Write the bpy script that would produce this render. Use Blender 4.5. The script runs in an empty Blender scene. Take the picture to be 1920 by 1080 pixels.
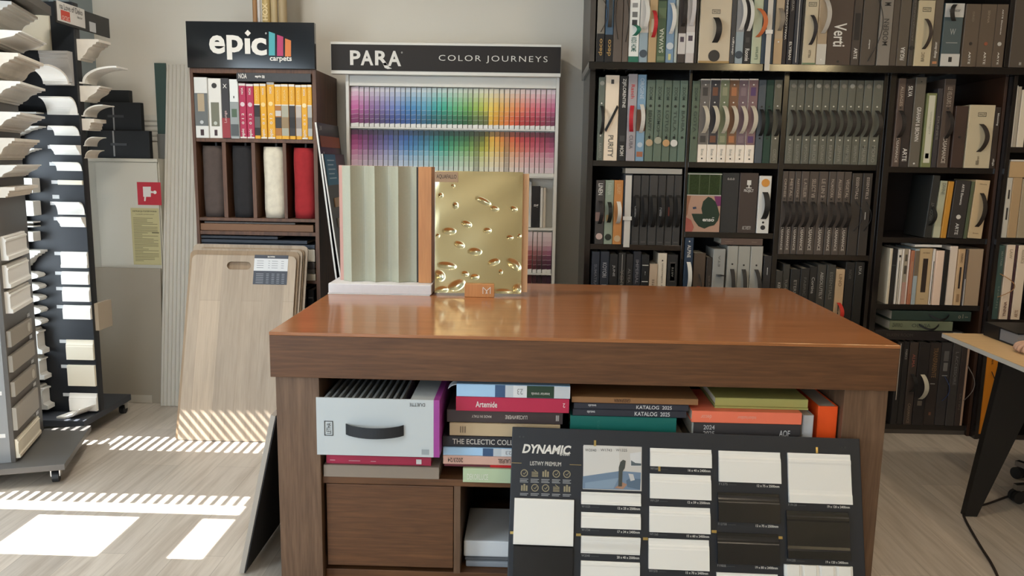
import bpy, bmesh, math, random
from mathutils import Vector, Matrix
random.seed(7)
S = bpy.context.scene
COL = S.collection

# ------------------------------------------------------------------ camera, world, sun, big lights
CAM = Vector((0, 0, 1.5))
PITCH, YAW, ROLL, FPX = 0.156705, 0.02256, 0.016721, 1488.68
FW = Vector((-math.sin(YAW) * math.cos(PITCH), math.cos(YAW) * math.cos(PITCH), -math.sin(PITCH)))
_r = Vector((math.cos(YAW), math.sin(YAW), 0)); _u = _r.cross(FW)
RT = _r * math.cos(ROLL) + _u * math.sin(ROLL); UP = _u * math.cos(ROLL) - _r * math.sin(ROLL)
cam = bpy.data.cameras.new('camera'); cam.sensor_width = 36; cam.lens = FPX / 1920 * 36; cam.clip_start = 0.05
co = bpy.data.objects.new('camera', cam); COL.objects.link(co)
mw = Matrix.Identity(4)
for i in range(3):
    mw[i][0], mw[i][1], mw[i][2], mw[i][3] = RT[i], UP[i], -FW[i], CAM[i]
co.matrix_world = mw
S.camera = co

S.view_settings.view_transform = 'Standard'; S.view_settings.look = 'None'
S.view_settings.gamma = 1; S.view_settings.use_curve_mapping = False
S.view_settings.exposure = -0.15

w = bpy.data.worlds.new('sky'); S.world = w; w.use_nodes = True
bg = w.node_tree.nodes['Background']; bg.inputs[0].default_value = (0.75, 0.86, 1, 1); bg.inputs[1].default_value = 1.0

def add_light(name, kind, loc, direction, energy, color, size=None, size_y=None, angle=None, spread=None):
    l = bpy.data.lights.new(name, kind); l.energy = energy; l.color = color
    if kind == 'AREA':
        l.shape = 'RECTANGLE'; l.size = size; l.size_y = size_y
        if spread: l.spread = spread
    if angle is not None: l.angle = angle
    o = bpy.data.objects.new(name, l); COL.objects.link(o); o.location = loc
    o.rotation_euler = Vector(direction).to_track_quat('-Z', 'Y').to_euler()
    return o

add_light('sun', 'SUN', (-6, 3, 6), (1, 0, -1), 40.0, (1, 0.97, 0.93), angle=0.006)
add_light('shop_window_daylight', 'AREA', (-1.98, -3.42, 1.45), (0.2, 1, 0.12), 75, (0.72, 0.87, 1.0), 1.4, 2.2)
add_light('side_window_daylight', 'AREA', (-2.98, 3.45, 1.0), (1, 0, -0.1), 60, (0.74, 0.88, 1.0), 1.2, 1.2)
add_light('added_side_fill', 'AREA', (-2.78, 1.2, 1.45), (1, 0.45, 0.0), 90, (0.74, 0.88, 1.0), 1.9, 1.9)  # unseen fill light added in front of the lowered blind

# ------------------------------------------------------------------ projecting photo measurements onto real planes
def ray(px, py): return FW + RT * ((px - 960) / FPX) - UP * ((py - 540) / FPX)
def hit(px, py, p0, n):
    d = ray(px, py); n = Vector(n)
    return CAM + d * ((Vector(p0) - CAM).dot(n) / d.dot(n))
def onY(px, py, Y): return hit(px, py, (0, Y, 0), (0, 1, 0))
def onZ(px, py, Z): return hit(px, py, (0, 0, Z), (0, 0, 1))
def onX(px, py, X): return hit(px, py, (X, 0, 0), (1, 0, 0))

# ------------------------------------------------------------------ materials
def lin(c): 
    c /= 255.0
    return c / 12.92 if c <= 0.04045 else ((c + 0.055) / 1.055) ** 2.4
_mats = {}
def rgb(c, k=1.0): return tuple(min(0.95, lin(x) * k) for x in c[:3]) + (1,)
def mat(c, rough=0.55, metal=0.0, k=1.0, coat=0.0, noise=0.0, nscale=30, bump=0.0, emit=0, spec=0.5):
    key = (tuple(c), rough, metal, k, coat, noise, nscale, bump, emit, spec)
    if key in _mats: return _mats[key]
    m = bpy.data.materials.new('m'); m.use_nodes = True
    nt = m.node_tree; b = nt.nodes['Principled BSDF']
    b.inputs['Base Color'].default_value = rgb(c, k); b.inputs['Roughness'].default_value = rough
    b.inputs['Metallic'].default_value = metal
    b.inputs['Specular IOR Level'].default_value = spec
    if coat: b.inputs['Coat Weight'].default_value = coat; b.inputs['Coat Roughness'].default_value = 0.12
    if emit: b.inputs['Emission Color'].default_value = rgb(c, 1); b.inputs['Emission Strength'].default_value = emit
    if noise or bump:
        tc = nt.nodes.new('ShaderNodeTexCoord'); n = nt.nodes.new('ShaderNodeTexNoise'); n.inputs['Scale'].default_value = nscale; n.inputs['Detail'].default_value = 6
        nt.links.new(tc.outputs['Object'], n.inputs['Vector'])
        if noise:
            r = nt.nodes.new('ShaderNodeMixRGB'); r.blend_type = 'MIX'
            r.inputs[1].default_value = rgb(c, k * (1 - noise)); r.inputs[2].default_value = rgb(c, k * (1 + noise))
            nt.links.new(n.outputs['Fac'], r.inputs[0]); nt.links.new(r.outputs[0], b.inputs['Base Color'])
        if bump:
            bp = nt.nodes.new('ShaderNodeBump'); bp.inputs['Strength'].default_value = bump; bp.inputs['Distance'].default_value = 0.004
            nt.links.new(n.outputs['Fac'], bp.inputs['Height']); nt.links.new(bp.outputs[0], b.inputs['Normal'])
    _mats[key] = m
    return m

def wood(c1, c2, axis='X', rough=0.4, scale=1.0, coat=0.0, k=1.0, planks=None, c3=None, rings=3.0, coat_rough=0.15):
    """grain stretched along AXIS (object space)"""
    key = ('wood', tuple(c1), tuple(c2), axis, rough, scale, coat, k, planks)
    if key in _mats: return _mats[key]
    m = bpy.data.materials.new('wood'); m.use_nodes = True; nt = m.node_tree; N = nt.nodes; L = nt.links
    b = N['Principled BSDF']; b.inputs['Roughness'].default_value = rough
    if coat: b.inputs['Coat Weight'].default_value = coat; b.inputs['Coat Roughness'].default_value = coat_rough
    tc = N.new('ShaderNodeTexCoord'); mp = N.new('ShaderNodeMapping'); L.new(tc.outputs['Object'], mp.inputs['Vector'])
    s = {'X': (0.9, 14, 14), 'Y': (14, 0.9, 14), 'Z': (14, 14, 0.9)}[axis]
    mp.inputs['Scale'].default_value = [v * scale for v in s]
    n1 = N.new('ShaderNodeTexNoise'); n1.inputs['Scale'].default_value = 2.2; n1.inputs['Detail'].default_value = 8; n1.inputs['Distortion'].default_value = 0.6
    L.new(mp.outputs[0], n1.inputs['Vector'])
    n2 = N.new('ShaderNodeTexNoise'); n2.inputs['Scale'].default_value = 11; n2.inputs['Detail'].default_value = 4
    L.new(mp.outputs[0], n2.inputs['Vector'])
    a = N.new('ShaderNodeMath'); a.operation = 'MULTIPLY'; a.inputs[1].default_value = rings; L.new(n1.outputs['Fac'], a.inputs[0])
    fr = N.new('ShaderNodeMath'); fr.operation = 'PINGPONG'; fr.inputs[1].default_value = 0.5; L.new(a.outputs[0], fr.inputs[0])
    ad = N.new('ShaderNodeMath'); ad.operation = 'MULTIPLY_ADD'; ad.inputs[1].default_value = 0.9; L.new(fr.outputs[0], ad.inputs[0])
    mu = N.new('ShaderNodeMath'); mu.operation = 'MULTIPLY'; mu.inputs[1].default_value = 0.75; L.new(n2.outputs['Fac'], mu.inputs[0]); L.new(mu.outputs[0], ad.inputs[2])
    cr = N.new('ShaderNodeValToRGB'); cr.color_ramp.elements[0].position = 0.25; cr.color_ramp.elements[1].position = 0.85
    cr.color_ramp.elements[0].color = rgb(c1, k); cr.color_ramp.elements[1].color = rgb(c2, k)
    L.new(ad.outputs[0], cr.inputs[0])
    out = cr.outputs[0]
    if planks:
        br = N.new('ShaderNodeTexBrick'); br.inputs['Scale'].default_value = 1; br.offset = 0.37
        br.inputs['Brick Width'].default_value = planks[0]; br.inputs['Row Height'].default_value = planks[1]; br.inputs['Mortar Size'].default_value = planks[2]
        br.inputs['Color1'].default_value = (0.84, 0.84, 0.84, 1); br.inputs['Color2'].default_value = (1.1, 1.09, 1.07, 1); br.inputs['Mortar'].default_value = (0.7, 0.68, 0.66, 1)
        sp_ = N.new('ShaderNodeSeparateXYZ'); cb_ = N.new('ShaderNodeCombineXYZ'); L.new(tc.outputs['Object'], sp_.inputs[0])
        L.new(sp_.outputs[{'X': 0, 'Y': 1, 'Z': 2}[axis]], cb_.inputs[0]); L.new(sp_.outputs[1 if axis == 'X' else 0], cb_.inputs[1])
        L.new(cb_.outputs[0], br.inputs['Vector'])
        mx = N.new('ShaderNodeMixRGB'); mx.blend_type = 'MULTIPLY'; mx.inputs[0].default_value = 1
        L.new(out, mx.inputs[1]); L.new(br.outputs['Color'], mx.inputs[2]); out = mx.outputs[0]
    L.new(out, b.inputs['Base Color'])
    bp = N.new('ShaderNodeBump'); bp.inputs['Strength'].default_value = 0.08; bp.inputs['Distance'].default_value = 0.002
    L.new(n2.outputs['Fac'], bp.inputs['Height']); L.new(bp.outputs[0], b.inputs['Normal'])
    _mats[key] = m
    return m

# ------------------------------------------------------------------ mesh helpers
def link(name, bm, m, parent=None, smooth=False, loc=None):
    me = bpy.data.meshes.new(name); bmesh.ops.recalc_face_normals(bm, faces=bm.faces[:]); bm.to_mesh(me); bm.free()
    for x in (m if isinstance(m, (list, tuple)) else [m]): me.materials.append(x)
    if smooth:
        for p in me.polygons: p.use_smooth = True
    o = bpy.data.objects.new(name, me); COL.objects.link(o)
    if parent is not None: o.parent = parent
    if loc is not None: o.location = loc
    return o
def tag(o, label=None, cat=None, group=None, kind=None):
    if label: o['label'] = label
    if cat: o['category'] = cat
    if group: o['group'] = group
    if kind: o['kind'] = kind
    return o
def empty(name, loc=(0, 0, 0), rz=0, label=None, cat=None, group=None):
    o = bpy.data.objects.new(name, None); COL.objects.link(o); o.location = loc; o.rotation_euler = (0, 0, rz); o.empty_display_size = 0.1
    return tag(o, label, cat, group)
def bx(bm, x0, x1, y0, y1, z0, z1, bev=0.0, mi=0, M=None):
    vs = [bm.verts.new((x, y, z)) for x in (x0, x1) for y in (y0, y1) for z in (z0, z1)]
    f = [(0, 1, 3, 2), (4, 6, 7, 5), (0, 4, 5, 1), (2, 3, 7, 6), (0, 2, 6, 4), (1, 5, 7, 3)]
    fs = [bm.faces.new([vs[i] for i in q]) for q in f]
    for q in fs: q.material_index = mi
    if bev:
        bmesh.ops.bevel(bm, geom=list({e for q in fs for e in q.edges}), offset=bev, segments=2, affect='EDGES', profile=0.6)
    if M is not None:
        bmesh.ops.transform(bm, matrix=M, verts=vs if not bev else bm.verts[:])
    return vs
def box(name, m, x0, x1, y0, y1, z0, z1, bev=0.0, parent=None):
    bm = bmesh.new(); bx(bm, x0, x1, y0, y1, z0, z1, bev); return link(name, bm, m, parent)
def prism(bm, pts, d, mi=0):
    """polygon PTS (3-D, planar) pushed by vector D"""
    a = [bm.verts.new(p) for p in pts]; b = [bm.verts.new(Vector(p) + Vector(d)) for p in pts]
    n = len(pts); fs = [bm.faces.new(a), bm.faces.new(b[::-1])]
    for i in range(n): fs.append(bm.faces.new((a[i], b[i], b[(i + 1) % n], a[(i + 1) % n])))
    for f in fs: f.material_index = mi
def cyl(bm, p0, p1, r, n=16, r1=None, mi=0):
    p0, p1 = Vector(p0), Vector(p1); d = (p1 - p0).normalized()
    a = d.orthogonal().normalized(); b = d.cross(a); r1 = r if r1 is None else r1
    A = [bm.verts.new(p0 + (a * math.cos(t) + b * math.sin(t)) * r) for t in [2 * math.pi * i / n for i in range(n)]]
    B = [bm.verts.new(p1 + (a * math.cos(t) + b * math.sin(t)) * r1) for t in [2 * math.pi * i / n for i in range(n)]]
    fs = [bm.faces.new(A), bm.faces.new(B[::-1])]
    for i in range(n): fs.append(bm.faces.new((A[i], B[i], B[(i + 1) % n], A[(i + 1) % n])))
    for f in fs: f.material_index = mi
def tube(bm, pts, r, n=8):
    pts = [Vector(p) for p in pts]; rings = []
    for i, p in enumerate(pts):
        d = (pts[min(i + 1, len(pts) - 1)] - pts[max(i - 1, 0)]).normalized()
        a = d.cross(Vector((0.13, 0.31, 0.94))).normalized(); b = d.cross(a)
        rings.append([bm.verts.new(p + (a * math.cos(t) + b * math.sin(t)) * r) for t in [2 * math.pi * k / n for k in range(n)]])
    for A, B in zip(rings, rings[1:]):
        for k in range(n): bm.faces.new((A[k], A[(k + 1) % n], B[(k + 1) % n], B[k]))
    bm.faces.new(rings[0]); bm.faces.new(rings[-1][::-1])
def strip(bm, pts, wv, t):
    """a flat ribbon along PTS, half width vector WV, thickness vector per point T"""
    wv = Vector(wv); t = Vector(t); rows = []
    for p in pts:
        p = Vector(p); rows.append([bm.verts.new(q) for q in (p - wv, p + wv, p + wv + t, p - wv + t)])
    for A, B in zip(rows, rows[1:]):
        for k in range(4): bm.faces.new((A[k], A[(k + 1) % 4], B[(k + 1) % 4], B[k]))
    bm.faces.new(rows[0]); bm.faces.new(rows[-1][::-1])

_txt = {}
def glyphs(s, bold=0.0, shear=0.0, spacing=1.0):
    key = (s, bold, shear, spacing)
    if key not in _txt:
        cu = bpy.data.curves.new('t', 'FONT'); cu.body = s; cu.offset = bold; cu.shear = shear; cu.space_character = spacing; cu.resolution_u = 3
        o = bpy.data.objects.new('t', cu); COL.objects.link(o)
        me = bpy.data.meshes.new_from_object(o.evaluated_get(bpy.context.evaluated_depsgraph_get()))
        vs = [v.co.copy() for v in me.vertices]; fs = [list(p.vertices) for p in me.polygons]
        bpy.data.objects.remove(o); bpy.data.curves.remove(cu); bpy.data.meshes.remove(me)
        xs = [v.x for v in vs] or [0, 1]; ys = [v.y for v in vs] or [0, 1]
        _txt[key] = (vs, fs, min(xs), max(xs), min(ys), max(ys))
    return _txt[key]
def letters(bm, s, c, right, up, wd, ht=None, bold=0.0, shear=0.0, spacing=1.0, mi=0):
    """text S centred on point C, WD wide along RIGHT, HT tall along UP"""
    vs, fs, x0, x1, y0, y1 = glyphs(s, bold, shear, spacing)
    if not vs: return
    k = wd / max(x1 - x0, 1e-6); kh = (ht / max(y1 - y0, 1e-6)) if ht else k
    c, right, up = Vector(c), Vector(right).normalized(), Vector(up).normalized()
    nv = [bm.verts.new(c + right * ((v.x - (x0 + x1) / 2) * k) + up * ((v.y - (y0 + y1) / 2) * kh)) for v in vs]
    for f in fs:
        try: q = bm.faces.new([nv[i] for i in f]); q.material_index = mi
        except ValueError: pass
def text(parent, s, c, right, up, wd, ht, m, name='lettering', **kw):
    bm = bmesh.new(); letters(bm, s, c, right, up, wd, ht, **kw); me = bpy.data.meshes.new(name); bm.to_mesh(me); bm.free(); me.materials.append(m)
    o = bpy.data.objects.new(name, me); COL.objects.link(o); o.parent = parent
    return o
def unparent_inv(o, parent): o.matrix_parent_inverse = parent.matrix_world.inverted()
X, Y, Z = Vector((1, 0, 0)), Vector((0, 1, 0)), Vector((0, 0, 1))
ORD = 'first second third fourth fifth sixth seventh eighth ninth tenth eleventh twelfth thirteenth fourteenth fifteenth sixteenth seventeenth eighteenth nineteenth twentieth'.split()
ORD += ['twenty-' + o for o in ORD[:9]] + ['thirtieth'] + ['thirty-' + o for o in ORD[:9]] + ['fortieth'] + ['forty-' + o for o in ORD[:5]]

WALL = mat((222, 216, 204), 0.85, noise=0.02, nscale=3, bump=0.05)
WHITE = mat((236, 234, 230), 0.5)
CREAM = mat((228, 220, 200), 0.5)
BLACK = mat((26, 26, 28), 0.4)
NAVY = mat((27, 32, 41), 0.45, noise=0.1, nscale=8)
GLOSSBLACK = mat((22, 19, 18), 0.18, coat=0.3)
PAPER = mat((226, 222, 212), 0.8)
LETTER_W = mat((225, 222, 215), 0.6)
LETTER_G = mat((150, 146, 138), 0.6)
LETTER_K = mat((35, 33, 32), 0.6)
CHROME = mat((200, 200, 200), 0.25, 1.0)
GREYMETAL = mat((88, 86, 86), 0.5, noise=0.05, nscale=10)

# ------------------------------------------------------------------ room shell
WB = 4.95                                   # back wall
XL, XR, YR, ZC = -2.80, 5.2, -3.6, 3.1
def struct(o): o['kind'] = 'structure'; return o
FLOORM = wood((188, 175, 160), (218, 207, 194), 'Y', 0.3, 0.5, planks=(1.4, 0.19, 0.0015), k=0.95)
struct(box('floor', FLOORM, XL - 0.1, XR + 0.1, YR - 0.1, WB + 0.1, -0.1, 0.0))
struct(box('ceiling', mat((230, 227, 220), 0.9), XL - 0.1, XR + 0.1, YR - 0.1, WB + 0.1, ZC, ZC + 0.1))
struct(box('wall_back', WALL, XL - 0.1, XR + 0.1, WB, WB + 0.1, 0, ZC))
struct(box('wall_right', mat((118, 106, 94), .8), XR, XR + 0.1, YR, WB, 0, ZC))
bm = bmesh.new()                            # wall behind the camera round the shop window
bx(bm, XL, XR, YR, YR + 0.1, 0, 0.3); bx(bm, XL, XR, YR, YR + 0.1, 2.6, ZC); bx(bm, XL, XL + 0.1, YR, YR + 0.1, 0.3, 2.6); bx(bm, -1.2, XR, YR, YR + 0.1, 0.3, 2.6)
struct(link('wall_rear', bm, WALL))
BLUEWALL = mat((150, 162, 166), 0.85)
bm = bmesh.new()                            # left wall: two window openings (A: clear, B: louvred), one added for fill light
T = XL - 0.06
for y0, y1, z0, z1 in [(YR, 0.2, 0, ZC), (0.2, 2.2, 0, 0.45), (0.2, 2.2, 2.45, ZC), (2.2, 2.775, 0, ZC), (2.775, 3.11, 0, 0.75), (2.775, 3.11, 1.64, ZC), (3.11, 3.155, 0, ZC), (3.155, 4.09, 0, 0.42), (3.155, 4.09, 1.64, ZC), (4.09, WB, 0, ZC)]:
    bx(bm, T, XL, y0, y1, z0, z1)
bx(bm, XL, -2.682, 4.70, WB, 0, ZC)         # corner pier
struct(link('wall_left', bm, BLUEWALL))
GLASS = bpy.data.materials.new('glass'); GLASS.use_nodes = True
_n = GLASS.node_tree.nodes; _n.clear(); _o = _n.new('ShaderNodeOutputMaterial'); _mx = _n.new('ShaderNodeMixShader'); _t = _n.new('ShaderNodeBsdfTransparent'); _g = _n.new('ShaderNodeBsdfGlossy'); _g.inputs['Roughness'].default_value = 0.02
_mx.inputs[0].default_value = 0.06; GLASS.node_tree.links.new(_t.outputs[0], _mx.inputs[1]); GLASS.node_tree.links.new(_g.outputs[0], _mx.inputs[2]); GLASS.node_tree.links.new(_mx.outputs[0], _o.inputs[0])
def window(name, y0, y1, z0, z1, transom=None, slats=None):
    bm = bmesh.new(); e = 0.004
    bx(bm, T + 0.025, T + 0.031, y0 + e, y1 - e, z0 + e, z1 - e)
    o = struct(link(name, bm, GLASS))
    if transom: box('transom', WHITE, T, XL, y0, y1, transom[0], transom[1], 0, o)
    if slats:
        bm = bmesh.new(); z = z0 + 0.02
        while z < z1: bx(bm, T + 0.034, T + 0.06, slats[0], slats[1], z, z + 0.003); z += 0.05
        link('louvre_slat', bm, WHITE, o)
window('window_1', 2.775, 3.11, 0.75, 1.64, transom=(1.235, 1.45))
window('window_2', 3.155, 4.09, 0.42, 1.64, slats=(3.24, 4.09))
struct(box('fill_window', GLASS, T + 0.012, T + 0.018, 0.204, 2.196, 0.454, 2.446))  # unseen window added to carry the side fill light
box('fill_blind', mat((232, 232, 228), 0.9), T + 0.03, T + 0.034, 0.21, 2.19, 0.46, 2.44, 0, bpy.data.objects['fill_window'])  # blind added behind the fill light to keep sun out
struct(box('window_3', GLASS, XL + 0.1, -1.2, YR + 0.045, YR + 0.05, 0.3, 2.6))
struct(box('baseboard_back', mat((205, 200, 188), 0.6), -2.682, -1.1, WB - 0.015, WB, 0, 0.09))

# ------------------------------------------------------------------ books
PAGE = mat((214, 206, 190), 0.85)
def book_body(name, w, h, d, m, flat=False):
    """upright: W thick, H tall; flat: W long, H thick. Origin bottom centre of the spine, spine faces -Y."""
    bm = bmesh.new(); t = 0.003
    if not flat:
        x = w / 2
        prism(bm, [(-x, d, 0), (-x, 0.003, 0), (-x + 0.003, 0, 0), (x - 0.003, 0, 0), (x, 0.003, 0), (x, d, 0), (x - t, d, 0), (x - t, 0.005, 0), (-x + t, 0.005, 0), (-x + t, d, 0)], (0, 0, h))
    else:
        x = w / 2
        prism(bm, [(-x, d, 0), (-x, 0.002, 0), (-x, 0, 0.002), (-x, 0, h - 0.002), (-x, 0.002, h), (-x, d, h), (-x, d, h - t), (-x, 0.005, h - t), (-x, 0.005, t), (-x, d, t)], (w, 0, 0))
    o = link(name, bm, m)
    bm = bmesh.new()
    if not flat: bx(bm, -x + t + .0003, x - t - .0003, 0.006, d - 0.004, 0.002, h - 0.004)
    else: bx(bm, -x + 0.004, x - 0.004, 0.006, d - 0.004, t + .0003, h - t - .0003)
    link('page_block', bm, PAGE, o)
    return o
def strap(o, m, x, z0, z1, wd, bulge=0.035, side=0.0, name='handle'):
    pts = []
    for i in range(13):
        a = i / 12; q = math.sin(math.pi * a) ** 0.75
        pts.append((x + side * q, -0.001 - bulge * q, z0 + (z1 - z0) * a))
    bm = bmesh.new(); strip(bm, pts, (wd / 2, 0, 0), (0, -0.003, 0)); return link(name, bm, m, o, smooth=False)
def disc(o, m, x, z, r, name='badge', y=-0.001, t=0.0015):
    bm = bmesh.new(); cyl(bm, (x, 0.0005, z), (x, y - t, z), r, 20); return link(name, bm, m, o)
def patch(o, m, x0, x1, z0, z1, name='spine_label', t=0.0012):
    bm = bmesh.new(); bx(bm, x0, x1, -t, 0.0006, z0, z1); return link(name, bm, m, o)
def logo_box(o, m, x, z, w, h, right, up, word=True):
    """framed word mark"""
    right, up = Vector(right), Vector(up); c = Vector((x, -0.0016, z)); e = w * 0.035 + 0.0006
    bm = bmesh.new()
    for a, b in [((-w / 2, -h / 2), (w / 2, -h / 2 + e)), ((-w / 2, h / 2 - e), (w / 2, h / 2)), ((-w / 2, -h / 2), (-w / 2 + e, h / 2)), ((w / 2 - e, -h / 2), (w / 2, h / 2))]:
        q = [c + right * u + up * v for u, v in ((a[0], a[1]), (b[0], a[1]), (b[0], b[1]), (a[0], b[1]))]
        bm.faces.new([bm.verts.new(p) for p in q])
    letters(bm, 'LETHA', c, right, up, w * 0.72, h * 0.5)
    me = bpy.data.meshes.new('logo'); bm.to_mesh(me); bm.free(); me.materials.append(m)
    g = bpy.data.objects.new('logo', me); COL.objects.link(g); g.parent = o
DN, UPW = ((0, 0, -1), (1, 0, 0)), ((0, 0, 1), (-1, 0, 0))   # lettering running down / up a spine
def dress(o, w, h, opts):
    """handles, badges, lettering of an upright book (fractions of the height from its foot)"""
    for k, v in opts:
        if k == 'strap':                    # colour, z0, z1, [side shift, width]
            c, a, b = v[:3]; sd = v[3] if len(v) > 3 else 0.0; wd = v[4] if len(v) > 4 else min(0.022, w * 0.45)
            strap(o, mat(c, 0.6), 0, a * h, b * h, wd, side=sd)
        elif k == 'badge': disc(o, mat(v[0], 0.6), 0, v[1] * h, min(v[2], w * 0.46))
        elif k == 'dot': disc(o, mat(v[0], 0.4), 0, v[1] * h, v[2], 'rivet')
        elif k == 'band': patch(o, mat(v[0], 0.6), -w / 2 + 0.0005, w / 2 - 0.0005, v[1] * h, v[2] * h)
        elif k == 'mark': patch(o, mat(v[0], 0.6), -w * v[3] / 2, w * v[3] / 2, v[1] * h, v[2] * h, 'spine_mark', 0.0018)
        elif k == 'tagon':                  # a round tag hanging on a cord
            bm = bmesh.new(); tube(bm, [(0, -0.002, v[1] * h + 0.035), (0.002, -0.012, v[1] * h + 0.03), (0, -0.006, v[1] * h)], 0.0012, 6); link('cord_loop', bm, mat((20, 24, 20), 0.6), o)
            disc(o, mat(v[0], 0.5), 0, v[1] * h - v[2] * 0.7, v[2], 'round_tag', -0.006, 0.003)
        elif k == 'diag':                   # ribbon running slantwise across the spine
            bm = bmesh.new(); strip(bm, [(-w * .42 + w * .84 * i / 8, -.006 - .012 * math.sin(math.pi * i / 8), (v[1] + (v[2] - v[1]) * i / 8) * h) for i in range(9)], (.004, 0, -.007), (0, -.002, 0)); link('handle', bm, mat(v[0], .6), o)
        elif k == 'cord':                   # thin loop: colour, z0, z1, side
            pts = [(v[3] * math.sin(math.pi * i / 12), -0.002 - 0.03 * math.sin(math.pi * i / 12), (v[1] + (v[2] - v[1]) * i / 12) * h) for i in range(13)]
            bm = bmesh.new(); tube(bm, pts, 0.0022, 6); link('cord_loop', bm, mat(v[0], 0.6), o)
        elif k == 'txt':                    # string, centre, length, colour, direction, [height fraction of width]
            s, c, l, colr, dr = v[:5]; hf = v[5] if len(v) > 5 else 0.42
            text(o, s, (0, -0.0024, c * h), dr[0], dr[1], l * h, w * hf, mat(colr, 0.6), bold=0.012)
        elif k == 'htxt':                   # horizontal lettering: string, z, width fraction, height(m), colour
            text(o, v[0], (0, -0.0024, v[1] * h), (1, 0, 0), (0, 0, 1), w * v[2], v[3], mat(v[4], 0.6), bold=0.01)
        elif k == 'logo': logo_box(o, LETTER_K, 0, v[0] * h, w * v[1], w * v[1] * 0.5, (-1, 0, 0), (0, 0, -1))
        elif k == 'slot':
            patch(o, mat(v[0], 0.7), -w * v[3], w * v[3], v[1] * h, v[2] * h, 'hand_slot', 0.001)
        elif k == 'belt':                   # strap round the book's front from top to below its foot
            bm = bmesh.new(); strip(bm, [(0, -0.004, v[1] * h), (0.001, -0.007, v[2] * h * 0.5 + v[1] * h * 0.5), (0, -0.012, v[2] * h)], (v[3] / 2, 0, 0), (0, -0.002, 0)); link('strap', bm, mat(v[0], 0.7), o)
            patchb = bmesh.new(); bx(patchb, -v[3] * 0.7, v[3] * 0.7, -0.016, -0.006, (0.62 * v[2] + 0.38 * v[1]) * h, (0.62 * v[2] + 0.38 * v[1]) * h + 0.02, 0.001); link('buckle', patchb, mat((235, 232, 225), 0.4), o)
def shelf_row(group, where, Yf, z0, items, depth=0.2, ybot=None, k=1.35, rough=0.55, lim=(-99, 99)):
    """upright books of one compartment from their photographed spines: (px left, px right, py top, colour, description, options, [lean])"""
    prev = -9
    for i, it in enumerate(items):
        x0, x1, yt, c, desc, opts = it[:6]; lean = it[6] if len(it) > 6 else 0
        ym = (yt + ybot) / 2
        a, b = onY(x0, ym, Yf).x, onY(x1, ym, Yf).x
        h = onY((x0 + x1) / 2, yt, Yf).z - z0 - (0.0 if not lean else 0.004)
        a, b = max(a, lim[0] + 0.0015), min(b, lim[1] - 0.0015)
        if not lean: a = max(a, prev + 0.0008)
        prev = b if not lean else prev
        wd = max(b - a - 0.0006, 0.006); xm = (a + b) / 2
        o = book_body('sample_book', wd, h, depth + 0.01 * math.sin(i * 2.1), mat(c, rough, k=k))
        if lean: xm -= h / 2 * math.sin(lean); o.rotation_euler = (0, lean, 0)
        o.location = (xm, Yf + 0.004 * math.sin(i * 1.7), z0 + (wd / 2 * abs(math.sin(lean)) if lean else 0) + 0.0006)
        dress(o, wd, h, opts)
        n = len(items)
        pos = 'leftmost' if i == 0 else 'rightmost' if i == n - 1 else ORD[i] + ' from left'
        tag(o, f'{desc}, {pos} {where}', 'book', group)
def shelf_row_in(lim, *a, **kw): shelf_row(*a, lim=lim, **kw)
def flat_book(name, px0, px1, yt, yb, Yf, c, depth, label, group=None, k=1.35, texts=(), cat='book', rough=0.5, z=None, tilt=0):
    """a lying book: front edge from its photographed outline"""
    xm, ym = (px0 + px1) / 2, (yt + yb) / 2
    a, b = onY(px0, ym, Yf).x, onY(px1, ym, Yf).x; zt, zb = onY(xm, yt, Yf).z, onY(xm, yb, Yf).z
    if z is not None: zb = z
    o = book_body(name, b - a, zt - zb, depth, mat(c, rough, k=k), flat=True)
    o.location = ((a + b) / 2, Yf, zb)
    if tilt: o.rotation_euler = (0, 0, tilt)
    for s, fx, fz, wd, ht, colr, flip in texts:
        sg = -1 if flip else 1
        text(o, s, ((fx - 0.5) * (b - a), -0.0012, fz * (zt - zb)), (sg, 0, 0), (0, 0, sg), wd * (b - a), ht * (zt - zb), mat(colr, 0.6), bold=0.012)
    tag(o, label, cat, group)
    return o, b - a, zt - zb

# ------------------------------------------------------------------ display table
TX0, TX1, TY0, TY1, TZ = -0.884, 1.243, 2.622, 3.84, 0.918
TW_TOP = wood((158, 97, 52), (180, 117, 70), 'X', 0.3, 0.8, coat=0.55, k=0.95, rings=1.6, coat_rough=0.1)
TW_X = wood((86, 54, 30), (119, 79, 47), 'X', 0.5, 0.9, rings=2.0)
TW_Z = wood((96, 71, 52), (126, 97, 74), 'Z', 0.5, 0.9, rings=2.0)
table = empty('display_table', (0.2, 3.3, 0), 0, 'large brown wood display table with thick top and open front shelf', 'table')
bpy.context.view_layer.update()
def tpart(name, m, *a, bev=0.002):
    o = box(name, m, *a, bev); o.parent = table; o.matrix_parent_inverse = Matrix.Translation((-0.2, -3.3, 0)); return o
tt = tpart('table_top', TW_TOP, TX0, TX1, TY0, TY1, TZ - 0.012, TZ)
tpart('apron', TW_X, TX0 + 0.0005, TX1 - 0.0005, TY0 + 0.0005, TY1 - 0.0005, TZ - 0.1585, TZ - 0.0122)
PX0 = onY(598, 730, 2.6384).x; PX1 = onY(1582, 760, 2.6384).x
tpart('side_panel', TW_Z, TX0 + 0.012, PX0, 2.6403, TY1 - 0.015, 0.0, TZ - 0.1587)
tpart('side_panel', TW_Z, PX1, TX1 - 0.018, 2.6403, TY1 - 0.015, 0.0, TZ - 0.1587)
SHZ = 0.391
tpart('shelf', TW_X, PX0 + 0.0005, PX1 - 0.0005, 2.6597, 3.3368, SHZ - 0.026, SHZ)
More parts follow.
